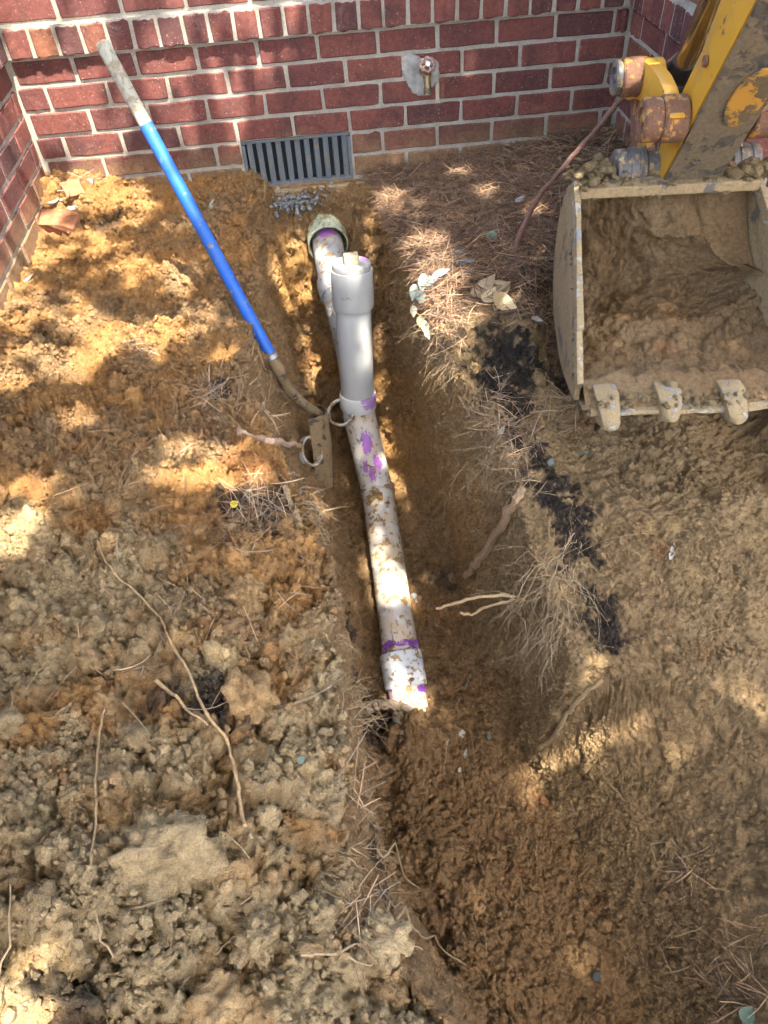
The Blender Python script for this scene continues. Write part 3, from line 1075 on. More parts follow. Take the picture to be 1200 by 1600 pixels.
# ------------------------------------------------------------------ shovel
ST = at_depth(158, 65, 1.86)
SB = at_depth(424, 558, 2.17)
ax_ = (SB - ST) / np.linalg.norm(SB - ST)
Ls = np.linalg.norm(SB - ST)
sh = thing('shovel', 'blue handled shovel with a grey end stuck upright in the trench', 'shovel', tuple(at_depth(505, 740, 2.5)))
g = at_depth(229, 197, 1.86 + 0.31 * 0.262)
lg = np.linalg.norm(g - ST)
mb = MB()
mb.lathe(ST, ax_, [(0.0, 0.0), (0.0, 0.012), (0.004, 0.0168), (0.01, 0.0185), (lg, 0.0178)], 24)
mb.build('grip', mat_dirty('grey_grip', (0.36, 0.35, 0.27), (0.30, 0.24, 0.16), 0.45, 55, 0.7), sh, smooth=True)
mb = MB()
mb.lathe(ST + ax_ * (lg - 0.002), ax_, [(0, 0.017), (0.0, 0.0183), (Ls - lg, 0.0178)], 24)
mb.build('blue_sleeve', mat_dirty('blue_fibreglass', (0.014, 0.105, 0.46), (0.20, 0.19, 0.17), 0.22, 45, 0.5, dist=0.0003, third=(0.022, 0.115, 0.42), tscale=14, tcover=0.5), sh, smooth=True)
mb = MB()
mb.lathe(SB - ax_ * 0.006, ax_, [(0, 0.0185), (0.0, 0.0208), (0.012, 0.0208), (0.012, 0.018)], 24)
mb.build('ferrule', mat_simple('ferrule_steel', (0.30, 0.30, 0.30), 0.5, 0.4, 60, 0.3, 0.001, 0.6), sh, smooth=True)
steel = mat_dirty('muddy_steel', (0.07, 0.06, 0.05), (0.20, 0.138, 0.07), 0.62, 30, 0.55, metal=0.4)
nk = [SB - ax_ * 0.01, SB + ax_ * 0.05, at_depth(447, 603, 2.24), at_depth(470, 628, 2.30), at_depth(492, 643, 2.37), at_depth(503, 652, 2.40)]
mb = MB()
pth = bez(nk, 8)
mb.tube(pth, [0.0185 - 0.004 * i / len(pth) for i in range(len(pth))], 14)
mb.build('socket', steel, sh, smooth=True)
mb = MB()
b0, b1 = at_depth(501, 642, 2.38), at_depth(509, 748, 2.50)
bd = (b1 - b0) / np.linalg.norm(b1 - b0)
wd = ray(503, 690)
wd = wd - bd * np.dot(wd, bd)
wd /= np.linalg.norm(wd)
wd = wd * math.cos(0.10) + np.cross(bd, wd) * math.sin(0.10)
dd = np.cross(bd, wd)
V, F = [], []
nA, nB = 11, 9
for i in range(nA):
    tt_ = i / (nA - 1)
    wdt = 0.075 * (1.0 if tt_ < 0.75 else math.sqrt(max(0.05, 1 - ((tt_ - 0.75) / 0.26) ** 2)))
    for jx in range(nB):
        a = (jx / (nB - 1) - 0.5) * 2
        V.append(b0 + bd * (tt_ * 0.27) + wd * wdt * a * 0.9 + dd * (0.052 * (1 - a * a) - 0.03 + 0.006 * math.sin(tt_ * 3)))
F = [(i * nB + jx, i * nB + jx + 1, (i + 1) * nB + jx + 1, (i + 1) * nB + jx) for i in range(nA - 1) for jx in range(nB - 1)]
n0 = len(V)
mb.add(V + [v - dd * 0.004 for v in V], F + [tuple(q + n0 for q in f_)[::-1] for f_ in F] +
       [(jx, jx + 1, n0 + jx + 1, n0 + jx) for jx in range(nB - 1)] + [((nA - 1) * nB + jx, (nA - 1) * nB + jx + 1, n0 + (nA - 1) * nB + jx + 1, n0 + (nA - 1) * nB + jx) for jx in range(nB - 1)] +
       [(i * nB, (i + 1) * nB, n0 + (i + 1) * nB, n0 + i * nB) for i in range(nA - 1)] + [(i * nB + nB - 1, (i + 1) * nB + nB - 1, n0 + (i + 1) * nB + nB - 1, n0 + i * nB + nB - 1) for i in range(nA - 1)])
mb.build('blade', steel, sh, smooth=True)

def ico(sub, seed, amp, cell):
    bm = bmesh.new()
    bmesh.ops.create_icosphere(bm, subdivisions=sub, radius=1.0)
    v = np.array([p.co for p in bm.verts])
    f_ = np.array([[q.index for q in p.verts] for p in bm.faces])
    bm.free()
    r = np.random.default_rng(seed)
    n = v + r.normal(0, 10, 3)
    nw = n + 0.25 * np.stack([fbm(n, 0.5, seed + q, 3) - 0.5 for q in (1, 2, 3)], 1)
    d = 1 + amp * (2.2 * (fbm(n, cell, seed, 4) - 0.5) + 1.1 * (lumps(nw, cell * 0.7, seed + 5) - 0.3) + (0.45 * (lumps(nw, cell * 0.28, seed + 9) - 0.3) if sub > 2 else 0))
    v = v * d[:, None] * r.uniform(0.7, 1.2, 3)
    return v, f_


def shard(seed):
    """an angular crumb: few facets, uneven"""
    v, f_ = ico(1, seed, 0.55, 0.6)
    r = np.random.default_rng(seed)
    v = v + r.normal(0, 0.13, v.shape)
    for _ in range(5):                        # a few flat broken faces
        n = r.normal(size=3)
        n /= np.linalg.norm(n)
        d = v @ n
        lim = r.uniform(0.35, 0.75)
        v = v - np.clip(d - lim, 0, None)[:, None] * n
    return v, f_


def rot_rand(r):
    q = r.normal(size=4)
    q /= np.linalg.norm(q)
    w, x, y, z = q
    return np.array([[1 - 2 * (y * y + z * z), 2 * (x * y - z * w), 2 * (x * z + y * w)], [2 * (x * y + z * w), 1 - 2 * (x * x + z * z), 2 * (y * z - x * w)], [2 * (x * z - y * w), 2 * (y * z + x * w), 1 - 2 * (x * x + y * y)]])


# ------------------------------------------------------------------ excavator arm and bucket
ea = np.array([0.99450, -0.10500, 0.0])          # along the pins
eb = np.array([0.10500, 0.99450, 0.0])           # away from the machine
ew = np.array([0.0, 0.0, 1.0])
E0 = at_depth(1037, 274, 1.86)


def ap(u, v, off):
    r = ray(u, v)
    return CAM + r * (((E0 - CAM) @ ea + off) / (r @ ea))


es_ = ap(1180, 0, 0) - E0
es_ = es_ / np.linalg.norm(es_)                  # up along the stick
en = np.cross(es_, ea)                           # from its muddy underside to its back
SW = 0.145


def S(s_, t_, off):
    return E0 + es_ * s_ + en * t_ + ea * off


yel = (0.56, 0.285, 0.028)
m_yel = mat_dirty('yellow_paint', yel, (0.17, 0.085, 0.04), 0.16, 26, 0.42, dist=0.0006, third=(0.46, 0.25, 0.05), tscale=5, tcover=0.55)
m_wear = mat_dirty('worn_yellow', (0.46, 0.22, 0.035), (0.17, 0.085, 0.05), 0.62, 30, 0.55, dist=0.0008, third=(0.30, 0.21, 0.12), tscale=22, tcover=0.55)
m_pin = mat_dirty('worn_pin_steel', (0.13, 0.125, 0.12), (0.28, 0.205, 0.115), 0.42, 40, 0.5, metal=0.5, third=(0.30, 0.12, 0.07), tscale=20, tcover=0.62)
m_under = mat_dirty('mud_caked_plate', (0.10, 0.085, 0.065), (0.165, 0.125, 0.075), 0.6, 16, 0.8, dist=0.006, third=(0.05, 0.045, 0.04), tscale=6, tcover=0.55)
m_chrome = mat_simple('oily_chrome', (0.32, 0.275, 0.20), 0.2, 0.3, 14, 0.1, 0.0004, 0.95)
m_black = mat_dirty('black_paint', (0.014, 0.014, 0.015), (0.19, 0.15, 0.10), 0.16, 60, 0.35)
m_buck = mat_dirty('clay_caked_steel', (0.12, 0.105, 0.085), (0.285, 0.205, 0.105), 0.70, 14, 0.6, dist=0.004, third=(0.33, 0.28, 0.20), tscale=18, tcover=0.6)
m_edge = mat_dirty('bare_cutting_edge', (0.20, 0.195, 0.185), (0.30, 0.22, 0.115), 0.62, 26, 0.5, dist=0.003, third=(0.38, 0.33, 0.24), tscale=24, tcover=0.46)

ex = thing('excavator', 'yellow excavator arm with a clay caked toothed bucket resting beside the trench', 'excavator', tuple(E0 - ew * 0.5))
# stick: box beam
prof = [(-0.02, 0.0), (1.75, 0.0), (1.75, 0.26), (0.9, 0.20), (0.40, 0.128), (0.28, 0.105), (0.16, 0.105), (0.06, 0.10), (-0.03, 0.085), (-0.05, 0.05), (-0.04, 0.012)]
mb = MB()
mb.prism([S(s_, t_, 0.0) for s_, t_ in prof], ea * SW)
stick = mb.build('stick', m_yel, ex, bevel=0.006, smooth=True)
mb = MB()
# underside wear plate, its mud and the bare oval
mb.prism([S(s_, -0.001, o_) for s_, o_ in ((-0.03, 0.004), (1.74, 0.004), (1.74, SW - 0.004), (-0.03, SW - 0.004))], -en * 0.007)
mb.build('underside_plate', m_under, stick, bevel=0.002)
mb = MB()
oc = S(0.27, -0.008, SW * 0.62)
ell = [oc + es_ * 0.085 * math.cos(a) + ea * 0.040 * math.sin(a) for a in np.linspace(0, 2 * math.pi, 28, endpoint=False)]
mb.prism(ell, -en * 0.006)
mb.build('worn_plate', mat_dirty('worn_oval', (0.48, 0.24, 0.04), (0.13, 0.095, 0.05), 0.45, 18, 0.6, dist=0.002), stick, bevel=0.003)
mb = MB()
mb.lathe(S(0.3, 0.06, 0.0) + ea * -0.002, -ea, [(0, 0.0), (0, 0.012), (0.006, 0.011), (0.007, 0.0)], 14)
mb.build('grease_plug', m_wear, stick, smooth=True)


def cyl(name, s_, t_, o0, o1, r, mat, parent=ex, lip=0.004, bore=0.0):
    mb = MB()
    L_ = abs(o1 - o0)
    d_ = ea if o1 > o0 else -ea
    pf = [(0, 0.0), (0, r - lip), (lip, r), (L_ - lip, r), (L_, r - lip), (L_, r * 0.62), (L_ - 0.006, r * 0.58), (L_ - 0.006, r * 0.30), (L_ - 0.001, r * 0.26), (L_ - 0.001, 0.0)]
    mb.lathe(S(s_, t_, o0), d_, pf, 36)
    return mb.build(name, mat, parent, smooth=True)


A_ = (0.045, 0.245)
B_ = (0.160, 0.035)
Cc = (-0.055, 0.055)
for side in (0, 1):
    o = (lambda x: x) if side == 0 else (lambda x: SW - x)
    cyl('pin_boss', B_[0], B_[1], o(-0.002), o(-0.058), 0.050, m_wear)
    cyl('pin_boss', B_[0], B_[1], o(-0.058), o(-0.100), 0.047, m_wear)
    cyl('pin_boss', A_[0], A_[1], o(-0.045), o(-0.098), 0.044, m_wear)
    cyl('pin_head', A_[0], A_[1], o(-0.098), o(-0.116), 0.041, m_pin)
    # curved guide link from the stick to the cylinder pin
    mb = MB()
    to_st = lambda u_, v_: ((ap(u_, v_, -0.052) - E0) @ es_, (ap(u_, v_, -0.052) - E0) @ en)
    ow = [to_st(*q_) for q_ in ((966, 112), (972, 96), (984, 88), (1001, 91), (1015, 102), (1027, 118), (1036, 138), (1042, 160), (1048, 185))]
    iw = [to_st(*q_) for q_ in ((966, 138), (972, 152), (981, 157), (990, 155), (998, 157), (1006, 164), (1011, 174), (1014, 186), (1018, 205))]
    mb.prism([S(a_[0], a_[1], o(-0.052)) for a_ in ow + iw[::-1]], (ea if side == 0 else -ea) * 0.034)
    gl = mb.build('guide_link', m_yel, ex, bevel=0.004, smooth=True)
    # bucket link
    dq = ap(997, 276, -0.03) - E0
    D_ = (dq @ es_, dq @ en)
    quad = [((ap(u_, v_, -0.03) - E0) @ es_, (ap(u_, v_, -0.03) - E0) @ en) for u_, v_ in ((983, 128), (1008, 128), (1011, 278), (986, 278))]
    mb = MB()
    mb.prism([S(q_[0], q_[1], o(-0.030)) for q_ in quad], (ea if side == 0 else -ea) * 0.022)
    mb.build('bucket_link', m_wear, ex, bevel=0.004)
    cyl('pin_boss', D_[0], D_[1], o(-0.0), o(-0.05), 0.040, m_pin)
    # collars of the bucket pin
    cyl('pin_collar', Cc[0], Cc[1], o(0.004), o(-0.032), 0.047, m_pin)
    mb = MB()
    d_ = -ea if side == 0 else ea
    mb.lathe(S(Cc[0], Cc[1], o(-0.032)), d_, [(0, 0), (0, 0.052), (0.004, 0.056), (0.012, 0.056), (0.014, 0.053), (0.02, 0.053), (0.022, 0.056), (0.040, 0.055), (0.042, 0.052), (0.05, 0.052), (0.052, 0.054), (0.072, 0.052), (0.076, 0.046), (0.076, 0.02), (0.07, 0.018), (0.07, 0)], 40)
    mb.build('pin_collar', m_pin, ex, smooth=True)
cyl('cross_tube', A_[0], A_[1], -0.046, 0.004, 0.040, m_yel)
cyl('cross_tube', A_[0], A_[1], SW - 0.020, SW + 0.046, 0.040, m_yel)
# cylinder rod
RD0 = ap(1054, 135, 0.045)
RD1 = RD0 + 2.6 * (ap(1110, 0, 0.045) - RD0)
rdx = (RD1 - RD0) / np.linalg.norm(RD1 - RD0)
mb = MB()
mb.lathe(RD0 - ea * 0.03, ea, [(0, 0.02), (0, 0.046), (0.004, 0.050), (0.056, 0.050), (0.06, 0.046), (0.06, 0.02)], 36)
mb.lathe(RD0, rdx, [(0.0, 0.035), (0.055, 0.034), (0.075, 0.028), (0.078, 0.0)], 28)
eye = mb.build('rod_eye', m_black, ex, smooth=True)
mb = MB()
mb.lathe(RD0 + rdx * 0.07, rdx, [(0, 0), (0, 0.026), (0.01, 0.0235), (0.52, 0.0235)], 32)
mb.build('hydraulic_rod', m_chrome, ex, smooth=True)
mb = MB()
mb.lathe(RD0 + rdx * 0.55, rdx, [(0, 0.024), (0, 0.044), (0.05, 0.046), (0.055, 0.042), (0.8, 0.042), (0.8, 0.0)], 32)
mb.build('hydraulic_cylinder', m_black, ex, smooth=True)

# bucket
BT = at_depth(904, 300, 1.90)
BW = 0.435


def Bk(u, v, w):
    """bucket point: u across, v away from the machine, w up, from the top left corner of the mouth"""
    return BT + ea * u + eb * v * 0.94 + ew * w * 0.92


shell = [(-0.545, -0.302), (-0.42, -0.352), (-0.28, -0.400), (-0.13, -0.432), (0.02, -0.425), (0.09, -0.37), (0.135, -0.27), (0.140, -0.16), (0.11, -0.06), (0.06, -0.005), (0.0, 0.0)]
shell = [tuple(q) for q in np.array(bez([np.array([a, b, 0]) for a, b in shell], 3))[:, :2]]


def flare(v):
    return 0.045 * np.clip(-v / 0.54, 0, 1)


bucket = None
V, F = [], []
nS = len(shell)
for (v, w) in shell:
    V += [Bk(-flare(v), v, w), Bk(BW + flare(v), v, w)]
cvec = np.array([-0.18, -0.16])
for (v, w) in shell:
    d_ = np.array([v, w]) - cvec
    d_ = d_ / np.linalg.norm(d_) * 0.014
    V += [Bk(-flare(v), v + d_[0], w + d_[1]), Bk(BW + flare(v), v + d_[0], w + d_[1])]
for i in range(nS - 1):
    F += [(2 * i, 2 * i + 1, 2 * i + 3, 2 * i + 2), (2 * nS + 2 * i, 2 * nS + 2 * i + 2, 2 * nS + 2 * i + 3, 2 * nS + 2 * i + 1)]
    F += [(2 * i, 2 * i + 2, 2 * nS + 2 * i + 2, 2 * nS + 2 * i), (2 * i + 1, 2 * nS + 2 * i + 1, 2 * nS + 2 * i + 3, 2 * i + 3)]
F += [(0, 2 * nS, 2 * nS + 1, 1), (2 * nS - 2, 2 * nS - 1, 4 * nS - 1, 4 * nS - 2)]
mb = MB()
mb.add(V, F)
bucket = mb.build('bucket', m_buck, ex, smooth=True)
for sgn in (0, 1):
    mb = MB()
    outl = [(v, w) for v, w in shell]
    ptsL = [Bk(-flare(v) if sgn == 0 else BW + flare(v), v, w) for v, w in outl]
    ptsL[0] = Bk(-flare(-.5) if sgn == 0 else BW + flare(-.5), -0.50, -0.285)
    mid_ = [Bk(-flare(-0.25) - 0.0 if sgn == 0 else BW + flare(-0.25), -0.25, -0.125)]
    mb.prism(ptsL + mid_, ea * (-0.014 if sgn == 0 else 0.014))
    mb.build('side_plate', m_buck, bucket, bevel=0.003)
    mb = MB()
    for (va, wa), (vb, wb_) in zip([(0.02, 0.022), (-0.10, -0.036), (-0.25, -0.117), (-0.38, -0.196)], [(-0.10, -0.036), (-0.25, -0.117), (-0.38, -0.196), (-0.505, -0.272)]):
        pa = Bk(-flare(va) - 0.007 if sgn == 0 else BW + flare(va) + 0.007, va, wa)
        pb = Bk(-flare(vb) - 0.007 if sgn == 0 else BW + flare(vb) + 0.007, vb, wb_)
        dx_ = (pb - pa) / np.linalg.norm(pb - pa)
        mb.box((pa + pb) / 2, 0.0075, 0.015, np.linalg.norm(pb - pa) / 2 + 0.001, ax=[ea, np.cross(dx_, ea), dx_], jit=0.0012)
    mb.build('cutting_edge', m_edge, bucket, bevel=0.003)
# lip plate
mb = MB()
V = []
nl = 25
for i in range(nl):
    u = -0.035 + (BW + 0.07) * i / (nl - 1)
    jt = rng.normal(0, 0.003)
    V += [Bk(u, -0.595 + jt, -0.287), Bk(u, -0.50, -0.262), Bk(u, -0.50, -0.285), Bk(u, -0.598 + jt, -0.296)]
mb.add(V, [(4 * i + k, 4 * i + (k + 1) % 4, 4 * i + 4 + (k + 1) % 4, 4 * i + 4 + k) for i in range(nl - 1) for k in range(4)] + [(0, 1, 2, 3), (4 * nl - 1, 4 * nl - 2, 4 * nl - 3, 4 * nl - 4)])
mb.build('lip', m_edge, bucket)
m_tooth = mat_dirty('worn_tooth', (0.27, 0.262, 0.25), (0.29, 0.21, 0.105), 0.66, 40, 0.45, dist=0.004, third=(0.34, 0.29, 0.20), tscale=30, tcover=0.52, metal=0.25)
for i, u in enumerate((0.0, 0.145, 0.290, 0.435)):
    mb = MB()
    jv = rng.normal(0, 0.008)
    ju = rng.normal(0, 0.004)
    pf = [(-0.52, -0.256, 0.027), (-0.565, -0.252, 0.028), (-0.605, -0.266, 0.025), (-0.640 + jv, -0.286, 0.021), (-0.646 + jv, -0.298, 0.017), (-0.60, -0.318, 0.022), (-0.55, -0.314, 0.026), (-0.52, -0.30, 0.026)]
    n_ = len(pf)
    V = []
    for sg in (-1, -0.4, 0.4, 1):
        for v, w, hw_ in pf:
            V.append(Bk(u + ju + sg * hw_, v + (0.010 if abs(sg) == 1 and v < -0.6 else 0) + rng.normal(0, 0.0015), w + rng.normal(0, 0.0015)))
    F = [tuple(range(n_))[::-1], tuple(range(3 * n_, 4 * n_))]
    for r_ in range(3):
        F += [(r_ * n_ + k, r_ * n_ + (k + 1) % n_, (r_ + 1) * n_ + (k + 1) % n_, (r_ + 1) * n_ + k) for k in range(n_)]
    mb.add(V, F)
    mb.build('tooth', m_tooth, bucket, bevel=0.005, smooth=True)
# top bar across the back of the mouth, with the ears
mb = MB()
mb.box(Bk(BW / 2, 0.016, 0.012), BW / 2 + 0.004, 0.055, 0.013, ax=[ea, eb, ew])
mb.build('top_bar', m_buck, bucket, bevel=0.004)
for off in (-0.062, SW + 0.062):
    mb = MB()
    u_ = (S(0, 0, off) - BT) @ ea
    cpt = S(Cc[0], Cc[1], off)
    mb.prism([Bk(u_ - 0.009, -0.05, 0.02), Bk(u_ - 0.009, 0.11, -0.02), cpt + eb * 0.05 - ea * 0.009, cpt + eb * 0.03 + ew * 0.035 - ea * 0.009, cpt - eb * 0.03 + ew * 0.035 - ea * 0.009, cpt - eb * 0.055 - ea * 0.009], ea * 0.018)
    mb.build('ear', m_buck, bucket, bevel=0.004)

VV, FF, CC, n = [], [], [], 0
def mud_on(p, sz, squash=(1, 1, 0.6)):
    global n
    v, f_ = mud_shapes[rng.integers(len(mud_shapes))]
    VV.append((v @ rot_rand(rng).T) * np.array(squash) * sz + p)
    FF.append(f_ + n)
    n += len(v)
    CC.append(np.tile(np.array([0.31, 0.225, 0.115]) * rng.uniform(0.85, 1.15), (len(v), 1)))
mud_shapes = [ico(2, 900 + k, 0.5, 0.7) for k in range(8)]
for _ in range(70):
    f_ = rng.random()
    v_ = 0.02 - 0.52 * f_
    mud_on(Bk(-flare(v_) - 0.004 + rng.normal(0, 0.005), v_ + 0.02, -0.005 - 0.285 * f_ + rng.normal(0, 0.006)), 0.004 + 0.009 * rng.random() ** 2)
for _ in range(120):
    mud_on(Bk(rng.uniform(-0.01, BW), rng.uniform(-0.045, 0.05), 0.026 if rng.random() < 0.5 else -0.002), 0.004 + 0.012 * rng.random() ** 2.5)
for _ in range(150):
    mud_on(Bk(rng.uniform(-0.03, BW + 0.03), rng.uniform(-0.60, -0.50), -0.272 + rng.normal(0, 0.004)), 0.004 + 0.009 * rng.random() ** 2)
for u_ in (0.0, 0.145, 0.290, 0.435):
    for _ in range(16):
        mud_on(Bk(u_ + rng.normal(0, 0.018), rng.uniform(-0.61, -0.53), -0.262 + rng.normal(0, 0.006)), 0.004 + 0.008 * rng.random() ** 2)
for _ in range(60):
    mud_on(Bk(0.05 + rng.normal(0, 0.05), 0.03 + rng.normal(0, 0.03), 0.035 + abs(rng.normal(0, 0.012))), 0.006 + 0.012 * rng.random() ** 2)
for _ in range(90):
    mud_on(Bk(BW - 0.02 + rng.normal(0, 0.045), 0.02 + rng.normal(0, 0.03), 0.02 + abs(rng.normal(0, 0.02))), 0.008 + 0.018 * rng.random() ** 2)
tag(link_mesh('bucket_mud', np_mesh('bucket_mud', np.concatenate(VV), np.concatenate(FF), M['soil'], True, np.concatenate(CC))), 'lumps of drying mud stuck on the bucket rim', 'mud', kind='stuff')

# soil in the bucket: packed clay, heaped towards the back corner
nu, nv_ = 150, 170
uu, vv = np.meshgrid(np.linspace(0, 1, nu), np.linspace(0, 1, nv_))
sv = np.array([(-0.588, -0.280), (-0.50, -0.258)] + shell[6:])
# inside profile by arc length from lip to rim
al = np.concatenate([[0], np.cumsum(np.linalg.norm(np.diff(sv, axis=0), axis=1))])
al /= al[-1]
fv = np.interp(vv, al, sv[:, 0])
fw = np.interp(vv, al, sv[:, 1])
mouth = np.array([0.545, 0.302]) / np.linalg.norm([0.545, 0.302])
mn = np.array([-mouth[1], mouth[0]])                # out of the mouth
uv3 = np.stack([uu.ravel() * 0.5, vv.ravel() * 0.9, 0 * uu.ravel()], 1)
fill = 0.014 + 0.11 * np.exp(-((vv - 0.42) / 0.22) ** 2) + 0.12 * np.clip(uu - 0.2, 0, 1) * sstep(0.45, 0.7, vv) * (1 - sstep(0.86, 1.0, vv)) + 0.07 * np.clip(uu - 0.7, 0, 1) / 0.3 * sstep(0.1, 0.3, vv) + 0.10 * sstep(0.15, 1.0, uu) * sstep(0.4, 0.75, vv)
fill = fill * (1 - sstep(0.78 + 0.1 * uu, 1.0, vv)) * (0.1 + 0.9 * sstep(0.0, 0.2, vv))
uvw = uv3 + 0.05 * np.stack([fbm(uv3, 0.04, q, 3) - 0.5 for q in (351, 352, 353)], 1)
ef = sstep(0.0, 0.10, vv.ravel()) * (1 - sstep(0.9, 1.0, vv.ravel()))
fl_ = fill.ravel() + ef * (0.04 * (fbm(uv3, 0.14, 301, 5) - 0.5) + (0.35 + 0.65 * sstep(0.3, 0.6, vv.ravel())) * 0.055 * lumps(uvw + 0.3, 0.075, 311) + 0.018 * lumps(uvw, 0.03, 321)) + 0.007 * lumps(uvw + 0.7, 0.013, 325) + 0.018 * (fbm(uv3, 0.03, 331, 4) - 0.5) - ef * 0.018 * (1 - np.abs(2 * fbm(uvw, 0.08, 361, 4) - 1)) ** 8
fl_ = np.maximum(fl_, 0.002)
cx_ = np.array([-0.12, -0.17])
dvw = np.stack([cx_[0] - fv.ravel(), cx_[1] - fw.ravel()], 1)
dvw[:, 0] -= 0.10 * (1 - vv.ravel())
dvw /= np.linalg.norm(dvw, axis=1, keepdims=True)
pv = fv.ravel() + dvw[:, 0] * fl_
pw = fw.ravel() + dvw[:, 1] * fl_
fu = -flare(pv) + (BW + 2 * flare(pv)) * uu.ravel()
PV = BT + ea * fu[:, None] + eb * pv[:, None] * 0.94 + ew * pw[:, None] * 0.92
id_ = np.arange(nu * nv_).reshape(nv_, nu)
Fb = np.stack([id_[:-1, :-1], id_[:-1, 1:], id_[1:, 1:], id_[1:, :-1]], 2).reshape(-1, 4)
cb = mixv(np.tile(brown * 0.92, (len(PV), 1)), np.tile(olive, (len(PV), 1)), sstep(0.4, 0.65, fbm(PV, 0.1, 341, 4)))
cb = mixv(cb, np.tile(rust, (len(PV), 1)), 0.6 * np.exp(-((uu.ravel() - 0.45) / 0.06) ** 2 - ((vv.ravel() - 0.2) / 0.04) ** 2) + 0.35 * np.exp(-((uu.ravel() - 0.62) / 0.1) ** 2 - ((vv.ravel() - 0.42) / 0.06) ** 2))
bs = link_mesh('bucket_soil', np_mesh('bucket_soil', PV, Fb, M['soil'], True, cb))
tag(bs, 'packed brown clay filling the excavator bucket', 'soil', kind='stuff')

# ------------------------------------------------------------------ loose clods of soil
LONG = [(150, 825), (163, 868), (183, 900), (215, 928), (245, 962), (268, 1000), (292, 1045), (310, 1090), (332, 1130), (352, 1160), (370, 1195), (377, 1240), (380, 1290)]
FORK = [(252, 1066), (275, 1095), (300, 1115), (330, 1130)]
THIN = [(162, 1105), (156, 1160), (151, 1220), (145, 1290), (148, 1365)]
from mathutils.kdtree import KDTree
CLEAR = np.array([G(q[0], q[1])[0] for pl in (LONG, FORK, THIN) for q in bez([np.array([u, v, 0.0]) for u, v in pl], 4)])


kd = KDTree(len(CLEAR))
for i_, q_ in enumerate(CLEAR): kd.insert(Vector(q_), i_)
kd.balance()


def scatter_clods(name, label, idxs, sizes, variants, sink=0.25, flat=1.0, bright=1.0):
    VV, FF, CC = [], [], []
    n = 0
    for i, sz in zip(idxs, sizes):
        if kd.find(Vector(Pd[i]))[2] < 0.012 + sz * 1.2: continue
        v, f_ = variants[rng.integers(len(variants))]
        w = (v @ rot_rand(rng).T) * sz
        p = Pd[i] + Nd[i] * sz * (0.5 - sink)
        VV.append(w + p)
        FF.append(f_ + n)
        n += len(v)
        CC.append(np.tile(np.clip(col[i] * rng.uniform(0.85, 1.2) * bright, 0, 1), (len(v), 1)))
    o = link_mesh(name, np_mesh(name, np.concatenate(VV), np.concatenate(FF), M['soil'], True, np.concatenate(CC)))
    return tag(o, label, 'soil', kind='stuff')


inview = (py_ > -2.75) & (px_ > XW0 + 0.03) & (px_ < 2.1) & (py_ < -0.06)
under_bucket = (px_ > 1.62) & (py_ > -1.5) & (py_ < -0.6)
small = [ico(1, 500 + k, 0.45, 0.8) for k in range(8)]
medium = [ico(3, 540 + k, 0.55, 0.6) for k in range(10)]
large = [ico(4, 580 + k, 0.5, 0.6) for k in range(8)]
wgt = np.where(inview & ~under_bucket, np.choose(reg.astype(int), [1.0, 0.05, 0.7, 0.10, 0.5]) * (0.15 + patch), 0)
wgt *= (1 - 0.3 * ramp_zone) * (1 - 0.9 * strawz)
wgt /= wgt.sum()


def instanced_crumbs(name, label, idxs, sizes, variants):
    coll = bpy.data.collections.new(name + '_shapes')
    for k, (v, f_) in enumerate(variants):
        coll.objects.link(bpy.data.objects.new('crumb_shape', np_mesh('crumb_shape', v, f_, M['crumb'], False)))
    keepm = np.array([kd.find(Vector(Pd[i]))[2] > 0.008 + sz for i, sz in zip(idxs, sizes)])
    idxs, sizes = idxs[keepm], sizes[keepm]
    n = len(idxs)
    m_ = bpy.data.meshes.new(name)
    m_.vertices.add(n)
    m_.vertices.foreach_set('co', (Pd[idxs] + Nd[idxs] * (sizes * 0.15)[:, None] + rng.normal(0, 0.002, (n, 3))).astype(np.float32).ravel())
    set_col(m_, np.clip(col[idxs] * rng.uniform(0.78, 1.22, (n, 1)), 0, 1))
    at_ = m_.attributes.new('size', 'FLOAT', 'POINT')
    at_.data.foreach_set('value', sizes.astype(np.float32))
    at_ = m_.attributes.new('turn', 'FLOAT_VECTOR', 'POINT')
    at_.data.foreach_set('vector', rng.uniform(0, 6.28, (n, 3)).astype(np.float32).ravel())
    ng = bpy.data.node_groups.new(name, 'GeometryNodeTree')
    ng.interface.new_socket('Geometry', in_out='INPUT', socket_type='NodeSocketGeometry')
    ng.interface.new_socket('Geometry', in_out='OUTPUT', socket_type='NodeSocketGeometry')
    nd = ng.nodes
    gi, go = nd.new('NodeGroupInput'), nd.new('NodeGroupOutput')
    ci = nd.new('GeometryNodeCollectionInfo')
    ci.inputs['Collection'].default_value = coll
    ci.inputs['Separate Children'].default_value = True
    ci.inputs['Reset Children'].default_value = True
    ip = nd.new('GeometryNodeInstanceOnPoints')
    ip.inputs['Pick Instance'].default_value = True
    na = nd.new('GeometryNodeInputNamedAttribute')
    na.data_type = 'FLOAT'
    na.inputs['Name'].default_value = 'size'
    nb = nd.new('GeometryNodeInputNamedAttribute')
    nb.data_type = 'FLOAT_VECTOR'
    nb.inputs['Name'].default_value = 'turn'
    er = nd.new('FunctionNodeEulerToRotation')
    L_ = ng.links.new
    L_(gi.outputs[0], ip.inputs['Points'])
    L_(ci.outputs[0], ip.inputs['Instance'])
    L_(nb.outputs[0], er.inputs[0])
    L_(er.outputs[0], ip.inputs['Rotation'])
    L_(na.outputs[0], ip.inputs['Scale'])
    L_(ip.outputs[0], go.inputs[0])
    o = link_mesh(name, m_)
    md = o.modifiers.new('crumbs', 'NODES')
    md.node_group = ng
    return tag(o, label, 'soil', kind='stuff')


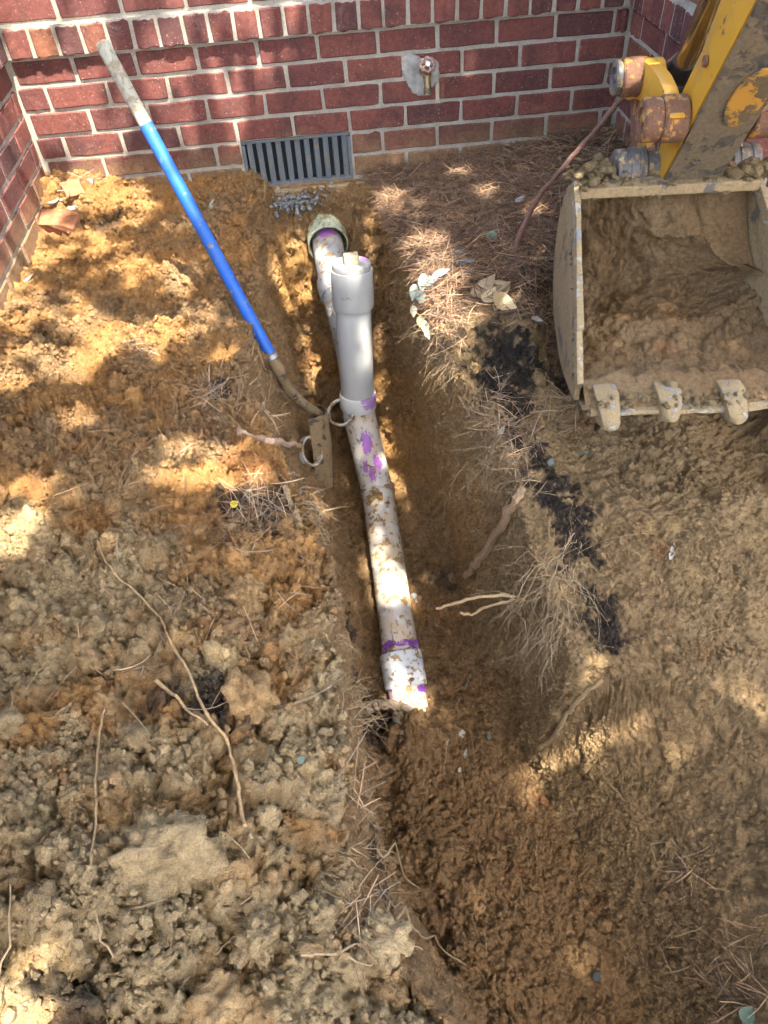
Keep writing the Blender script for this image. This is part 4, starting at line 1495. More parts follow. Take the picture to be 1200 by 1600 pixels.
NC = 105000
wc = np.where((py_ > -2.75) & (px_ > XW0 + 0.015) & (py_ < -0.02), np.choose(reg.astype(int), [1.0, 0.28, 1.0, 0.6, 0.9]) * (0.3 + sstep(0.40, 0.64, n_b)) * (0.4 + patch), 0) * (1 - 0.85 * strawz) * (1 + 0.8 * ramp_zone) * (1 + 2.5 * (col[:, 0] < 0.12))
wc /= wc.sum()
ii = rng.choice(len(P), NC, p=wc)
lower = np.where(reg[ii] == 0, 1.0, np.where(reg[ii] == 2, 0.85, 0.78))
instanced_crumbs('soil_crumbs', 'small loose soil crumbs strewn over the banks', ii, (0.0022 + 0.0030 * rng.random(NC) + 0.0085 * rng.random(NC) ** 5.0) * lower, [shard(520 + k) for k in range(14)])
w2 = wgt * np.where((reg == 0) | (py_ > -0.9) | (reg == 2), 1, 0.6)
w2 /= w2.sum()
ii = rng.choice(len(P), 380, p=w2)
scatter_clods('soil_clods', 'loose fist sized soil clods on the spoil bank', ii, 0.010 + 0.016 * rng.random(380) ** 2, medium, 0.45)
w3 = np.where(inview & (reg == 0) & (py_ < -1.05), (0.1 + patch) * (0.25 + 1.6 * near), 0)
w3 /= w3.sum()
ii = rng.choice(len(P), 52, p=w3)
scatter_clods('heaped_clods', 'large lumpy pale clods heaped nearest to the viewer', ii, 0.024 + 0.044 * rng.random(52) ** 1.6 * (0.5 + 0.5 * near[ii]), large, 0.6, bright=1.06)

# ------------------------------------------------------------------ pine straw
def needles(name, label, pos, nor, lens, tint, lift, droop=0.0, kind='stuff', mat=None, rad=0.00105, parent=None, yaw=None):
    n = len(pos)
    a = rng.uniform(0, 2 * math.pi, n) if yaw is None else yaw
    d = np.stack([np.cos(a), np.sin(a), np.zeros(n)], 1)
    d = d - nor * (d * nor).sum(1, keepdims=True)
    d += nor * rng.normal(0, 0.16, n)[:, None]
    d /= np.linalg.norm(d, axis=1, keepdims=True)
    sde = np.cross(d, nor)
    sde /= np.linalg.norm(sde, axis=1, keepdims=True) + 1e-9
    k = 5
    bend = rng.normal(0, 0.35, n)
    ctr = pos + nor * (lift * rng.random(n))[:, None]
    VV = np.zeros((n, k, 3, 3))
    for i in range(k):
        t_ = i / (k - 1) - 0.5
        c = ctr + d * (lens * t_)[:, None] + sde * (bend * lens * (t_ * t_ - 0.08))[:, None] - np.array([0, 0, 1.0]) * (droop * lens * t_ * t_)[:, None]
        w = rad * (1.0 if 0 < i < k - 1 else 0.55)
        up = np.cross(sde, d)
        for q in range(3):
            an = 2 * math.pi * q / 3
            VV[:, i, q] = c + (sde * math.cos(an) + up * math.sin(an)) * (w * rng.uniform(0.8, 1.3, n))[:, None]
    base = (np.arange(n) * k * 3)[:, None]
    f1 = []
    for i in range(k - 1):
        for q in range(3):
            f1.append([i * 3 + q, i * 3 + (q + 1) % 3, (i + 1) * 3 + (q + 1) % 3, (i + 1) * 3 + q])
    f1 = np.array(f1)
    FF = (base[:, :, None] + f1[None]).reshape(-1, 4)
    cc = np.repeat(tint, k * 3, 0)
    o = link_mesh(name, np_mesh(name, VV.reshape(-1, 3), FF, mat or M['straw'], False, cc))
    return tag(o, label, 'pine straw', kind=kind)


pal = np.array([[0.21, 0.145, 0.09], [0.29, 0.195, 0.115], [0.13, 0.088, 0.058], [0.38, 0.265, 0.155], [0.25, 0.15, 0.085], [0.20, 0.165, 0.125]])


def pick_px(u0, u1, v0, v1, n):
    return [G(rng.uniform(u0, u1), rng.uniform(v0, v1)) for _ in range(n)]


def tints(n, mul=1.0):
    return np.clip(pal[rng.integers(len(pal), size=n)] * rng.uniform(0.7, 1.3, (n, 1)) * mul, 0, 1)


wst = np.where((reg == 4) & (px_ < 2.13) & (py_ < 0.0), sstep(-1.05, -0.75, py_ + 0.3 * (n_b - 0.5)), 0.0)
q_, _ = G(775, 455)
wst *= 1 - 0.5 * np.exp(-(((px_ - 1.55) / 0.25) ** 2 + ((py_ + 1.0) / 0.12) ** 2))
wst *= 0.25 + sstep(0.3, 0.6, n_a)
wst /= wst.sum()
ii = rng.choice(len(P), 11000, p=wst)
needles('pine_straw', 'brown pine straw matted between the brick wall and the bucket', Pd[ii], Nd[ii], rng.uniform(0.08, 0.17, 11000), tints(11000, 0.82) * np.array([1.06, 0.97, 0.95]), 0.030)
# scattered straw elsewhere
pos = []
for (u, v, su, sv_, n) in [(800, 690, 40, 60, 150), (770, 640, 30, 40, 80), (880, 640, 30, 40, 60), (690, 520, 40, 30, 120), (700, 490, 30, 25, 80), (820, 480, 40, 25, 90), (150, 270, 90, 14, 160), (70, 300, 30, 30, 70), (400, 790, 45, 35, 150), (330, 610, 30, 18, 70), (220, 545, 18, 20, 40), (1150, 1470, 60, 70, 40), (1180, 1560, 40, 50, 26), (1080, 1480, 60, 60, 12), (600, 250, 40, 10, 80), (560, 1440, 25, 60, 24), (560, 1220, 25, 50, 16), (1060, 1370, 40, 40, 26), (500, 300, 60, 20, 30), (400, 620, 40, 80, 60), (300, 900, 150, 200, 60), (160, 700, 120, 150, 50)]:
    for _ in range(n):
        pos.append(G(rng.normal(u, su * 0.6), rng.normal(v, sv_ * 0.6)))
pp_ = np.array([p[0] for p in pos])
nn_ = np.array([p[1] for p in pos])
okm = (pp_[:, 0] > XW0 + 0.04) & (pp_[:, 1] < -0.02)
pp_, nn_ = pp_[okm], nn_[okm]
needles('loose_straw', 'loose pine needles scattered over the trench edges', pp_, nn_, rng.uniform(0.05, 0.13, len(pp_)), tints(len(pp_), 1.35), 0.014, rad=0.0008)


# ------------------------------------------------------------------ roots
def wander(p0, d0, L, n, jit, grav=0.0, pull=None):
    pts = [np.array(p0, float)]
    d = np.array(d0, float)
    d /= np.linalg.norm(d)
    for i in range(n):
        d = d + rng.normal(0, jit, 3) + np.array([0, 0, -grav])
        if pull is not None: d = d + pull
        d /= np.linalg.norm(d)
        pts.append(pts[-1] + d * L / n)
    return pts


RC = np.array([0.37, 0.265, 0.15])


def root_tuft(mb, u, v, n, L, r, dirs, jit=0.22, grav=0.12, spread=25, lift=0.01, branch=1, colr=RC, seg=4):
    for _ in range(n):
        p, nr = G(u + rng.normal(0, spread * 0.5), v + rng.normal(0, spread * 0.5))
        p = p + nr * lift
        d = np.array(dirs) + nr * 0.5 + rng.normal(0, 0.45, 3)
        l = L * rng.uniform(0.4, 1.15)
        pts = wander(p - nr * 0.01, d, l, 9, jit, grav)
        rr = r * rng.uniform(0.4, 1.0)
        c = colr * rng.uniform(0.7, 1.25)
        mb.tube(pts, [rr * (1 - 0.75 * i / 9) for i in range(10)], seg, False, c)
        for _b in range(branch):
            k = rng.integers(2, 8)
            b_ = wander(pts[k], (pts[k] - pts[k - 1]) * 30 + rng.normal(0, 0.6, 3), l * 0.45, 5, jit * 1.2, grav)
            mb.tube(b_, [rr * 0.5 * (1 - 0.7 * i / 5) for i in range(6)], 3, False, c)


def px_path(pts, lift=0.006, sub=6):
    pp2 = bez([np.array([u, v, 0.0]) for u, v in pts], sub)
    q = np.array([G(p[0], p[1], lift)[0] for p in pp2])
    m_ = q.copy()
    for _ in range(10):
        m2 = m_.copy()
        m2[1:-1] = (m_[:-2] + m_[1:-1] * 2 + m_[2:]) / 4
        m_ = m2
    dz = np.clip(q[:, 2] - m_[:, 2], 0, None)
    for _ in range(3):
        dz[1:-1] = np.maximum(dz[1:-1], (dz[:-2] + dz[1:-1] * 2 + dz[2:]) / 4)
    q = m_ + dz[:, None] * np.array([0, 0, 0.8])
    return list(q)


def root_thing(name, label, pts, r0, r1, c, lift=0.006, extra=(), sub=6, seg=7, depths=None, group=None):
    pth = bez([at_depth(u, v, d) for (u, v), d in zip(pts, depths)], sub) if depths else px_path(pts, lift, sub)
    pth = [p + rng.normal(0, r0 * 0.25, 3) for p in pth]
    t_ = thing(name, label, 'root', tuple(pth[0]), group)
    mb = MB()
    n = len(pth)
    mb.tube(pth, [(r0 + (r1 - r0) * i / (n - 1)) * rng.uniform(0.88, 1.12) for i in range(n)], seg, True, c)
    mb.build('stem', M['root'], t_, smooth=True)
    for e in extra:
        mb = MB()
        p2 = px_path(e[0], lift, sub)
        m = len(p2)
        mb.tube(p2, [e[1] * (1 - 0.6 * i / m) for i in range(m)], seg, True, c)
        mb.build('branch', M['root'], t_, smooth=True)
    return t_


tanr = np.array([0.40, 0.265, 0.13])
root_thing('long_root', 'long thin tan root running down the spoil bank and forking', LONG, 0.0016, 0.0028, tanr, 0.010,
           [(FORK, 0.0034)])
root_thing('thin_root', 'thin straight root lying on pale clods below the long forked root', THIN, 0.0020, 0.0017, tanr * 0.9, 0.012)
root_thing('cut_root', 'thick pinkish cut root reaching out of the left trench edge to a ring', [(372, 676), (400, 685), (430, 690), (468, 696)], 0.0085, 0.0075, np.array([0.40, 0.27, 0.175]), 0, depths=[min(d_, float((G(u_, v_)[0] - CAM) @ -CM[:, 2]) - 0.012) for (u_, v_), d_ in zip([(372, 676), (400, 685), (430, 690), (468, 696)], (2.30, 2.31, 2.32, 2.33))])
root_thing('cut_root', 'stout bark covered cut root poking out of the right trench wall', [(818, 765), (800, 800), (775, 840), (752, 872), (736, 902)], 0.0125, 0.0135, np.array([0.30, 0.20, 0.115]), 0.012)
root_thing('cut_root', 'sawn grey root stub in front of the purple pipe joint', [(545, 1108), (580, 1102), (612, 1102), (643, 1107)], 0.020, 0.013, np.array([0.27, 0.205, 0.135]), 0, depths=[2.30, 2.27, 2.25, 2.235])
root_thing('dangling_root', 'pale smooth forked root crossing above the trench floor', [(890, 905), (850, 922), (812, 930), (770, 931), (725, 938), (682, 951)], 0.0060, 0.0042, np.array([0.62, 0.45, 0.25]), 0, depths=[2.12, 2.10, 2.10, 2.12, 2.16, 2.22])
root_thing('dangling_root', 'pale root curving beside the forked root over the trench floor', [(880, 915), (840, 925), (800, 938), (760, 948), (738, 960), (718, 958)], 0.0050, 0.0036, np.array([0.60, 0.43, 0.24]), 0, depths=[2.11, 2.10, 2.12, 2.16, 2.19, 2.20])
root_thing('surface_root', 'woody root at the turf edge above the silvery leaves', [(612, 422), (640, 420), (665, 413), (690, 410), (720, 416), (755, 420)], 0.0045, 0.0060, np.array([0.42, 0.27, 0.17]), 0.012)
root_thing('surface_root', 'bent twig lying on pine straw near the bucket side', [(875, 405), (845, 404), (820, 415), (800, 424), (788, 412)], 0.0045, 0.003, np.array([0.38, 0.26, 0.15]), 0.014)
root_thing('broken_root', 'buried woody root along the ramp crest below the root tuft', [(945, 1060), (910, 1085), (880, 1120), (870, 1150), (845, 1165)], 0.006, 0.008, np.array([0.27, 0.19, 0.10]), 0.006)
root_thing('straggling_root', 'pale root straggling across the lower trench floor', [(575, 1325), (600, 1350), (640, 1380), (655, 1395)], 0.0020, 0.0014, RC, 0.02)
root_thing('straggling_root', 'long thin root lying over the lowest part of the trench', [(606, 1440), (640, 1462), (680, 1482), (735, 1506)], 0.0022, 0.0018, RC * 0.85, 0.012, [([(590, 1455), (606, 1430), (622, 1405)], 0.002)])
root_thing('straggling_root', 'pale root trailing from the spoil bank toward the trench near the viewer', [(478, 1482), (510, 1482), (545, 1484), (566, 1467)], 0.0020, 0.0015, RC * 0.85, 0.012, [([(530, 1500), (560, 1502), (592, 1501)], 0.0016)])
root_thing('edge_root', 'root hanging down the left trench wall beside the shovel blade', [(447, 765), (455, 785), (462, 800), (468, 822)], 0.006, 0.008, np.array([0.36, 0.25, 0.12]), 0.004)
root_thing('edge_root', 'pale root curving from the left trench wall toward the pipe bend', [(490, 815), (505, 800), (522, 795), (542, 790)], 0.0035, 0.0026, RC, 0, depths=[2.38, 2.40, 2.43, 2.46])

mb = MB()
dl = np.array([-0.45, -0.45, -0.55])
for (u, v, n, L, r) in [(700, 545, 44, 0.11, 0.0011), (690, 525, 16, 0.13, 0.0014), (715, 570, 24, 0.12, 0.0011), (740, 600, 10, 0.14, 0.0012), (680, 500, 12, 0.09, 0.0011), (650, 420, 10, 0.12, 0.0014)]:
    root_tuft(mb, u, v, n, L, r, dl, spread=30)
tag(mb.build('root_tuft', M['root']), 'bushy tuft of fine pale roots overhanging the trench near the silvery leaves', 'roots', kind='stuff')
mb = MB()
for (u, v, n, L, r) in [(885, 850, 34, 0.26, 0.0013), (880, 890, 46, 0.30, 0.0012), (868, 930, 50, 0.26, 0.0010), (850, 985, 46, 0.18, 0.0010), (895, 810, 14, 0.16, 0.0012)]:
    root_tuft(mb, u, v, n, L, r, np.array([-0.35, -0.55, -0.5]), jit=0.26, grav=0.20, spread=40, colr=np.array([0.36, 0.265, 0.155]))
tag(mb.build('hanging_roots', M['root']), 'dense beard of pale roots hanging over the right trench wall', 'roots', kind='stuff')
mb = MB()
for (u, v, n, L, r, dr) in [(790, 690, 24, 0.14, 0.0011, (-0.6, -0.5, -0.1)), (830, 740, 16, 0.12, 0.0012, (-0.7, -0.3, -0.1)), (760, 710, 14, 0.2, 0.0014, (-0.8, -0.2, -0.2)), (700, 905, 40, 0.05, 0.0008, (-0.2, -0.6, 0.1))]:
    root_tuft(mb, u, v, n, L, r, np.array(dr), spread=34, colr=RC * 0.75)
tag(mb.build('wall_roots', M['root']), 'thin roots bristling from the dark soil along the right trench edge', 'roots', kind='stuff')
mb = MB()
for (u, v, n, L, r) in [(540, 1010, 16, 0.06, 0.0009), (550, 1085, 22, 0.08, 0.0010), (560, 1115, 30, 0.11, 0.0011), (550, 1160, 10, 0.09, 0.0011), (545, 1240, 10, 0.07, 0.0010), (560, 1330, 12, 0.07, 0.0010), (550, 1400, 10, 0.08, 0.0010), (470, 790, 26, 0.12, 0.0013), (480, 850, 16, 0.10, 0.0011), (450, 610, 24, 0.13, 0.0012), (430, 540, 16, 0.12, 0.0012), (400, 380, 10, 0.1, 0.0012)]:
    root_tuft(mb, u, v, n, L, r, np.array([0.75, -0.25, 0.05]), spread=30, colr=RC * 0.85)
tag(mb.build('torn_roots', M['root']), 'torn roots sticking out along the left trench edge', 'roots', kind='stuff')
mb = MB()
for _ in range(170):
    u, v = rng.uniform(0, 1200), rng.uniform(330, 1590)
    p, nr = G(u, v)
    if p[0] < XW0 + 0.05 or (p[0] > 1.6 and p[1] > -1.55): continue
    d = np.cross(nr, rng.normal(size=3))
    L = rng.uniform(0.03, 0.11)
    pts = wander(p + nr * 0.006, d + nr * 0.12, L, 6, 0.22)
    r = rng.uniform(0.0006, 0.0015)
    mb.tube(pts, [r * (1 - 0.5 * i / 6) for i in range(7)], 4, False, RC * rng.uniform(0.6, 1.25))
tag(mb.build('root_litter', M['root']), 'short broken rootlets scattered over all the dug soil', 'roots', kind='stuff')

# dead branch leaning from the straw to the side wall
p0, _ = G(797, 402)
p1 = at_plane(1106, 51, 0, XW1 - 0.012)
br = thing('dead_branch', 'long thin dead branch leaning from the pine straw to the corner wall', 'branch', tuple(p0))
dz0, dz1 = float((p0 - CAM) @ -CM[:, 2]), float((p1 - CAM) @ -CM[:, 2])
bp_ = [((835, 318), 0.2), ((880, 262), 0.36), ((930, 204), 0.5), ((978, 148), 0.66), ((1040, 100), 0.83)]
pth = bez([p0 - np.array([0.01, 0.02, 0.02])] + [at_depth(u_, v_, dz0 + (dz1 - dz0) * f_) for (u_, v_), f_ in bp_] + [p1], 7)
pth = [p + rng.normal(0, 0.0012, 3) for p in pth]
mb = MB()
mb.tube(pth, [0.0095 * rng.uniform(0.85, 1.1) - 0.003 * i / len(pth) for i in range(len(pth))], 9, True, (0.17, 0.095, 0.07))
mb.build('stem', M['root'], br, smooth=True)
for k in (9, 17, 24):
    mb = MB()
    tw = wander(pth[k], (pth[k + 1] - pth[k]) * 20 + np.array([0.5, -0.3, 0.9]) * rng.uniform(0.5, 1), 0.05, 5, 0.2)
    mb.tube(tw, [0.0028, 0.0025, 0.002, 0.0017, 0.0013, 0.001], 6, True, (0.16, 0.09, 0.07))
    mb.build('twig', M['root'], br, smooth=True)


# ------------------------------------------------------------------ leaves and small debris
def leaf(mb, c, d, nr, L, W, curl, colr):
    d = np.array(d, float)
    nr = np.array(nr, float)
    d = d - nr * np.dot(d, nr)
    d /= np.linalg.norm(d)
    s_ = np.cross(d, nr)
    V, n = [], 7
    for i in range(n):
        t_ = i / (n - 1)
        w = W * math.sin(math.pi * min(1, 0.06 + 0.94 * t_) ** 0.8) * 0.5 + 0.0006
        base = np.array(c) + d * L * (t_ - 0.5) + nr * curl * L * (4 * (t_ - 0.5) ** 2)
        for k in (-1, 0, 1):
            V.append(base + s_ * w * k + nr * abs(k) * w * 0.35)
    F = [(i * 3 + k, i * 3 + k + 1, i * 3 + k + 4, i * 3 + k + 3) for i in range(n - 1) for k in (0, 1)]
    m = len(V)
    mb.add(V + [v - nr * 0.0008 for v in V], F + [tuple(q + m for q in f_)[::-1] for f_ in F], colr)


silver = np.array([0.19, 0.225, 0.19])
spr = thing('leaf_sprig', 'sprig of silvery green oval leaves drooping over the trench edge', 'leaves', tuple(G(655, 450)[0]))
st_pts = [G(u, v, 0.02)[0] for u, v in [(668, 425), (660, 445), (652, 470), (660, 490), (668, 505)]]
st_pts = [q * 1.0 + np.array([-0.004, -0.01, 0.012 * (1 - i / 5)]) for i, q in enumerate(st_pts)]
dsp = np.linalg.norm(st_pts[1] - CAM)
zax = -ray(655, 455)
st_pts = [at_depth(u, v, d) for u, v, d in [(672, 418, 2.33), (662, 440, 2.32), (650, 468, 2.31), (642, 482, 2.31), (655, 492, 2.31), (664, 505, 2.31)]]
mb = MB()
mb.tube(bez(st_pts, 4), 0.0016, 5, True, (0.42, 0.30, 0.20))
mb.build('stem', M['root'], spr)
for (u, v, L, W, du, dv, k) in [(660, 443, .058, .030, -0.1, 1, 0), (646, 458, .054, .026, -.15, 1, 1), (657, 464, .042, .032, 0.1, 1, 2), (674, 438, .054, .024, 1, -0.45, 3), (690, 426, .056, .022, 1, -0.35, 3), (672, 450, .046, .024, 0.5, 0.8, 1), (646, 487, .036, .022, 0, 1, 4), (657, 502, .038, .024, -.2, 1, 4), (664, 512, .042, .026, .2, 1, 4), (668, 522, .034, .018, .4, 1, 4)]:
    mb = MB()
    c = at_depth(u, v, 2.295)
    dr = at_depth(u + du * 20, v + dv * 20, 2.30) - at_depth(u, v, 2.30)
    nr = zax / np.linalg.norm(zax) + rng.normal(0, 0.28, 3)
    nr /= np.linalg.norm(nr)
    cc_ = (silver if k != 4 else np.array([0.45, 0.42, 0.27])) * rng.uniform(0.8, 1.25)
    if k == 3: cc_ = np.array([0.20, 0.22, 0.23])
    leaf(mb, c, dr, nr, L, W, 0.06, cc_)
    mb.build('leaf', M['leaf'], spr, smooth=True)


def one_leaf(u, v, L, W, ang, c, label, curl=0.1, lift=0.008, tilt=0.25, name='fallen_leaf', cat='leaf', dep=None):
    p, nr = G(u, v, lift)
    if dep is not None: p = at_depth(u, v, dep)
    nr = nr * 0.4 + np.array([0, -0.3, 1.0]) + rng.normal(0, tilt, 3)
    nr /= np.linalg.norm(nr)
    mb = MB()
    leaf(mb, p, (math.cos(ang), math.sin(ang), 0), nr, L, W, curl, c)
    return tag(mb.build(name, M['leaf'], origin=p, smooth=True), label, cat)


tanl = np.array([0.42, 0.31, 0.17])
for i, (u, v, L, W, a, m, lb) in enumerate([(757, 450, .07, .04, 0.5, 0.75, 'olive brown curled leaf at the left end of the dry leaf pile'), (763, 462, .05, .035, 0.9, 1.25, 'light tan dry leaf lowest at left in the dry leaf pile'), (780, 455, .08, .035, -0.5, 0.8, 'long grey brown leaf topmost in the dry leaf pile'), (785, 468, .06, .04, -0.7, 1.2, 'tan curled leaf at the front of the dry leaf pile'), (800, 462, .05, .03, 0.3, 0.95, 'small brown leaf at the right end of the dry leaf pile'), (790, 476, .05, .018, 0.6, 1.1, 'thin tan leaf strip below the dry leaf pile')]):
    one_leaf(u, v, L * 1.3, W * 1.3, a, tanl * m, lb, 0.22, 0.024, 0.45)
one_leaf(683, 465, .055, .03, 1.2, tanl * 0.9, 'dry brown leaf standing between silvery sprig and straw', 0.2, 0.012, 0.6)
one_leaf(760, 372, .040, .034, 1.4, np.array([0.14, 0.25, 0.17]), 'round green leaf alone on the pine straw', 0.04, 0.034, 0.1)
one_leaf(718, 402, .06, .022, 0.3, np.array([0.21, 0.22, 0.22]), 'slim grey leaf on straw beside the silvery sprig', 0.05, 0.03, 0.15)
one_leaf(735, 418, .06, .02, -0.1, np.array([0.19, 0.21, 0.2]), 'slim dark grey leaf under the woody surface root', 0.05, 0.03, 0.15)
one_leaf(818, 326, .05, .02, 0.7, np.array([0.27, 0.27, 0.26]), 'small grey leaf on straw near the leaning branch', 0.05, 0.034, 0.15)
one_leaf(145, 258, .085, .032, 0.35, np.array([0.36, 0.19, 0.075]), 'curled orange brown leaf against the foot of the long wall', 0.25, 0.022, 0.35)
one_leaf(595, 257, .055, .036, -0.4, np.array([0.20, 0.11, 0.05]), 'dark brown leaf at the wall foot right of the vent', 0.2, 0.02, 0.4)
one_leaf(698, 243, .03, .024, 1.1, np.array([0.34, 0.22, 0.18]), 'small pinkish leaf on the straw against the long wall', 0.15, 0.03, 0.3)
one_leaf(142, 283, .032, .026, 0.9, np.array([0.22, 0.22, 0.23]), 'small grey leaf on soil below the orange brown leaf', 0.05, 0.008, 0.2)
one_leaf(330, 318, .04, .016, 1.2, np.array([0.29, 0.31, 0.25]), 'tiny grey green leaf on soil right of the blue handle', 0.05, 0.012, 0.2)
one_leaf(715, 712, .03, .02, 0.4, np.array([0.21, 0.24, 0.23]), 'small green leaf on the dark soil near the bucket teeth', 0.05, 0.01, 0.2) if False else None
one_leaf(915, 710, .03, .017, 0.2, np.array([0.10, 0.14, 0.115]), 'small green leaf on soil below the outermost bucket tooth', 0.05, 0.01, 0.2)
one_leaf(862, 728, .028, .016, 1.0, np.array([0.14, 0.17, 0.14]), 'small pale green leaf on the dark trench rim soil', 0.05, 0.01, 0.2)
one_leaf(930, 1528, .034, .02, 0.1, np.array([0.045, 0.05, 0.06]), 'dark blue grey leaf on the trench floor nearest the viewer', 0.06, 0.008, 0.2)
one_leaf(1172, 1588, .034, .03, 0.6, np.array([0.07, 0.11, 0.075]), 'round green leaf at the bottom edge among pine needles', 0.05, 0.012, 0.15)
one_leaf(762, 1148, .03, .014, 1.5, np.array([0.07, 0.09, 0.07]), 'dark green leaf on the trench floor beside white chips', 0.05, 0.008, 0.2)
one_leaf(725, 1068, .03, .016, 0.5, np.array([0.05, 0.065, 0.06]), 'dark leaf on the trench floor right of the purple joint', 0.05, 0.008, 0.2)
one_leaf(371, 782, .018, .017, 0.5, np.array([0.62, 0.50, 0.03]), 'bright yellow leaf on the dark litter of the spoil bank', 0.1, 0.016, 0.2)
one_leaf(470, 1183, .014, .010, 0.5, np.array([0.10, 0.13, 0.095]), 'tiny green leaf low on the spoil bank by the trench edge', 0.1, 0.012, 0.2)
one_leaf(370, 1487, .016, .012, 0.5, np.array([0.10, 0.12, 0.09]), 'grey green leaf on the heaped clods nearest the viewer', 0.1, 0.02, 0.2)
one_leaf(100, 453, .022, .015, 0.2, np.array([0.17, 0.18, 0.2]), 'grey leaf scrap on sunny soil close to the side wall', 0.1, 0.01, 0.2) if False else None
wht = np.array([0.34, 0.32, 0.26])
for (u, v, L, W, a, lb) in [(98, 318, .075, .018, -0.6, 'curled white leaf strip behind the broken brick, longest'), (88, 325, .05, .02, 0.7, 'short white leaf nearest the side wall behind the broken brick'), (115, 325, .045, .014, -0.1, 'thin white leaf end beside the orange brick chip')]:
    one_leaf(u, v, L, W, a, wht * 0.85, lb, 0.18, 0.018, 0.5)
for (u, v, L, W, a, lb) in [(834, 498, .034, .016, -0.5, 'white chip on dark soil left of the bucket'), (786, 678, .036, .013, 0.9, 'pale grey chip on the trench rim below the straw'), (50, 434, .04, .010, 0.3, 'white splinter on sunny soil by the side wall')]:
    one_leaf(u, v, L, W, a, wht, lb, 0.05, 0.014, 0.2, 'pale_chip', 'chip')
for (u, v, L, W, a, lb) in [(725, 1143, .030, .018, 0.9, 'largest white chip on the trench floor'), (700, 1163, .034, .009, 0.9, 'slim white chip left of the largest chip on the trench floor'), (731, 1178, .028, .011, 1.0, 'white chip just below the largest one on the trench floor'), (717, 1203, .014, .009, 1.2, 'tiny white crumb lowest of the chips on the trench floor'), (1048, 862, .05, .012, 1.1, 'white smear of chalky flake right of the dark root mass')]:
    one_leaf(u, v, L, W, a, wht, lb, 0.03, 0.006, 0.15, 'pale_chip', 'chip')

# broken brick and chips by the side wall
m_bb = mat_simple('broken_brick', (0.29, 0.125, 0.06), 0.95, 0.45, 40, 0.9, 0.006)


def chunk(name, label, cat, u, v, hx, hy, hz, rz, tilt, mat, lift, jit=0.006):
    p, _ = G(u, v, lift)
    ax = np.array(Matrix.Rotation(rz, 3, 'Z') @ Matrix.Rotation(tilt, 3, 'X'))
    bm = bmesh.new()
    bmesh.ops.create_cube(bm, size=2.0)
    bmesh.ops.subdivide_edges(bm, edges=bm.edges, cuts=3, use_grid_fill=True)
    for vtx in bm.verts:
        q = np.array(vtx.co) * [hx, hy, hz]
        q = q + rng.normal(0, jit * 0.35, 3)
        w_ = (fbm(np.array([q]) + 5, 0.05, 77, 3)[0] - 0.5) * jit * 4
        q = q * (1 + w_)
        if q[0] > hx * 0.6: q[2] -= (q[0] - hx * 0.6) * 0.5
        vtx.co = Vector(ax @ q)
    m_ = bpy.data.meshes.new(name)
    bm.to_mesh(m_)
    bm.free()
    m_.materials.append(mat)
    return tag(link_mesh(name, m_, origin=p), label, cat)


chunk('broken_brick', 'broken orange brick half lying on soil by the side wall', 'brick', 90, 352, 0.082, 0.040, 0.030, -0.25, 0.25, m_bb, 0.012)
chunk('brick_chip', 'flat orange brick chip behind the broken brick', 'brick', 116, 298, 0.032, 0.032, 0.010, 0.5, 0.5, m_bb, 0.010, 0.004)
# crumbly grey lump of mortar rubble below the vent
VV, FF, n = [], [], 0
p, _ = G(462, 322)
for _ in range(170):
    v, f_ = small[rng.integers(len(small))]
    c = p + rng.normal(0, 1, 3) * [0.042, 0.022, 0.014] + [0, 0, 0.012]
    VV.append((v @ rot_rand(rng).T) * rng.uniform(0.004, 0.011) + c)
    FF.append(f_ + n)
    n += len(v)
mr_o = link_mesh('mortar_rubble', np_mesh('mortar_rubble', np.concatenate(VV), np.concatenate(FF), mat_simple('rubble', (0.19, 0.19, 0.18), 0.95, 0.4, 90, 0.6, 0.003), True))
tag(mr_o, 'crumbly grey mortar rubble heaped below the vent', 'rubble', kind='stuff')
chunk('grey_stone', 'grey stub of stone beside the stained pipe run', 'stone', 646, 935, 0.008, 0.016, 0.008, 0.4, 0.3, mat_simple('stone', (0.20, 0.20, 0.21), 0.8, 0.3, 60, 0.5, 0.002), 0.006, 0.004)

# mud stuck on the pipe
VV, FF, CC, n = [], [], [], 0
for (q, s_, cnt, sz) in [(PB + np.array([-0.012, 0.03, 0.055]), 0.020, 16, 0.011), (PB + np.array([-0.005, -0.06, 0.05]), 0.016, 14, 0.010), (PD + np.array([0.025, 0.0, 0.058]), 0.014, 10, 0.007), (np.array(HP[3]) + np.array([-0.02, -0.02, 0.06]), 0.01, 7, 0.007)]:
    for _ in range(cnt):
        v, f_ = small[rng.integers(len(small))]
        c = q + rng.normal(0, 1, 3) * [s_, s_ * 1.4, s_ * 0.18]
        VV.append((v @ rot_rand(rng).T) * [1.3, 1.3, 0.5] * sz * rng.uniform(0.5, 1.2) + c)
        FF.append(f_ + n)
        n += len(v)
        CC.append(np.tile(np.array([0.34, 0.22, 0.095]) * rng.uniform(0.8, 1.2), (len(v), 1)))
tag(link_mesh('pipe_mud', np_mesh('pipe_mud', np.concatenate(VV), np.concatenate(FF), M['soil'], True, np.concatenate(CC))), 'lumps of wet mud stuck on the white drain pipe', 'mud', kind='stuff')

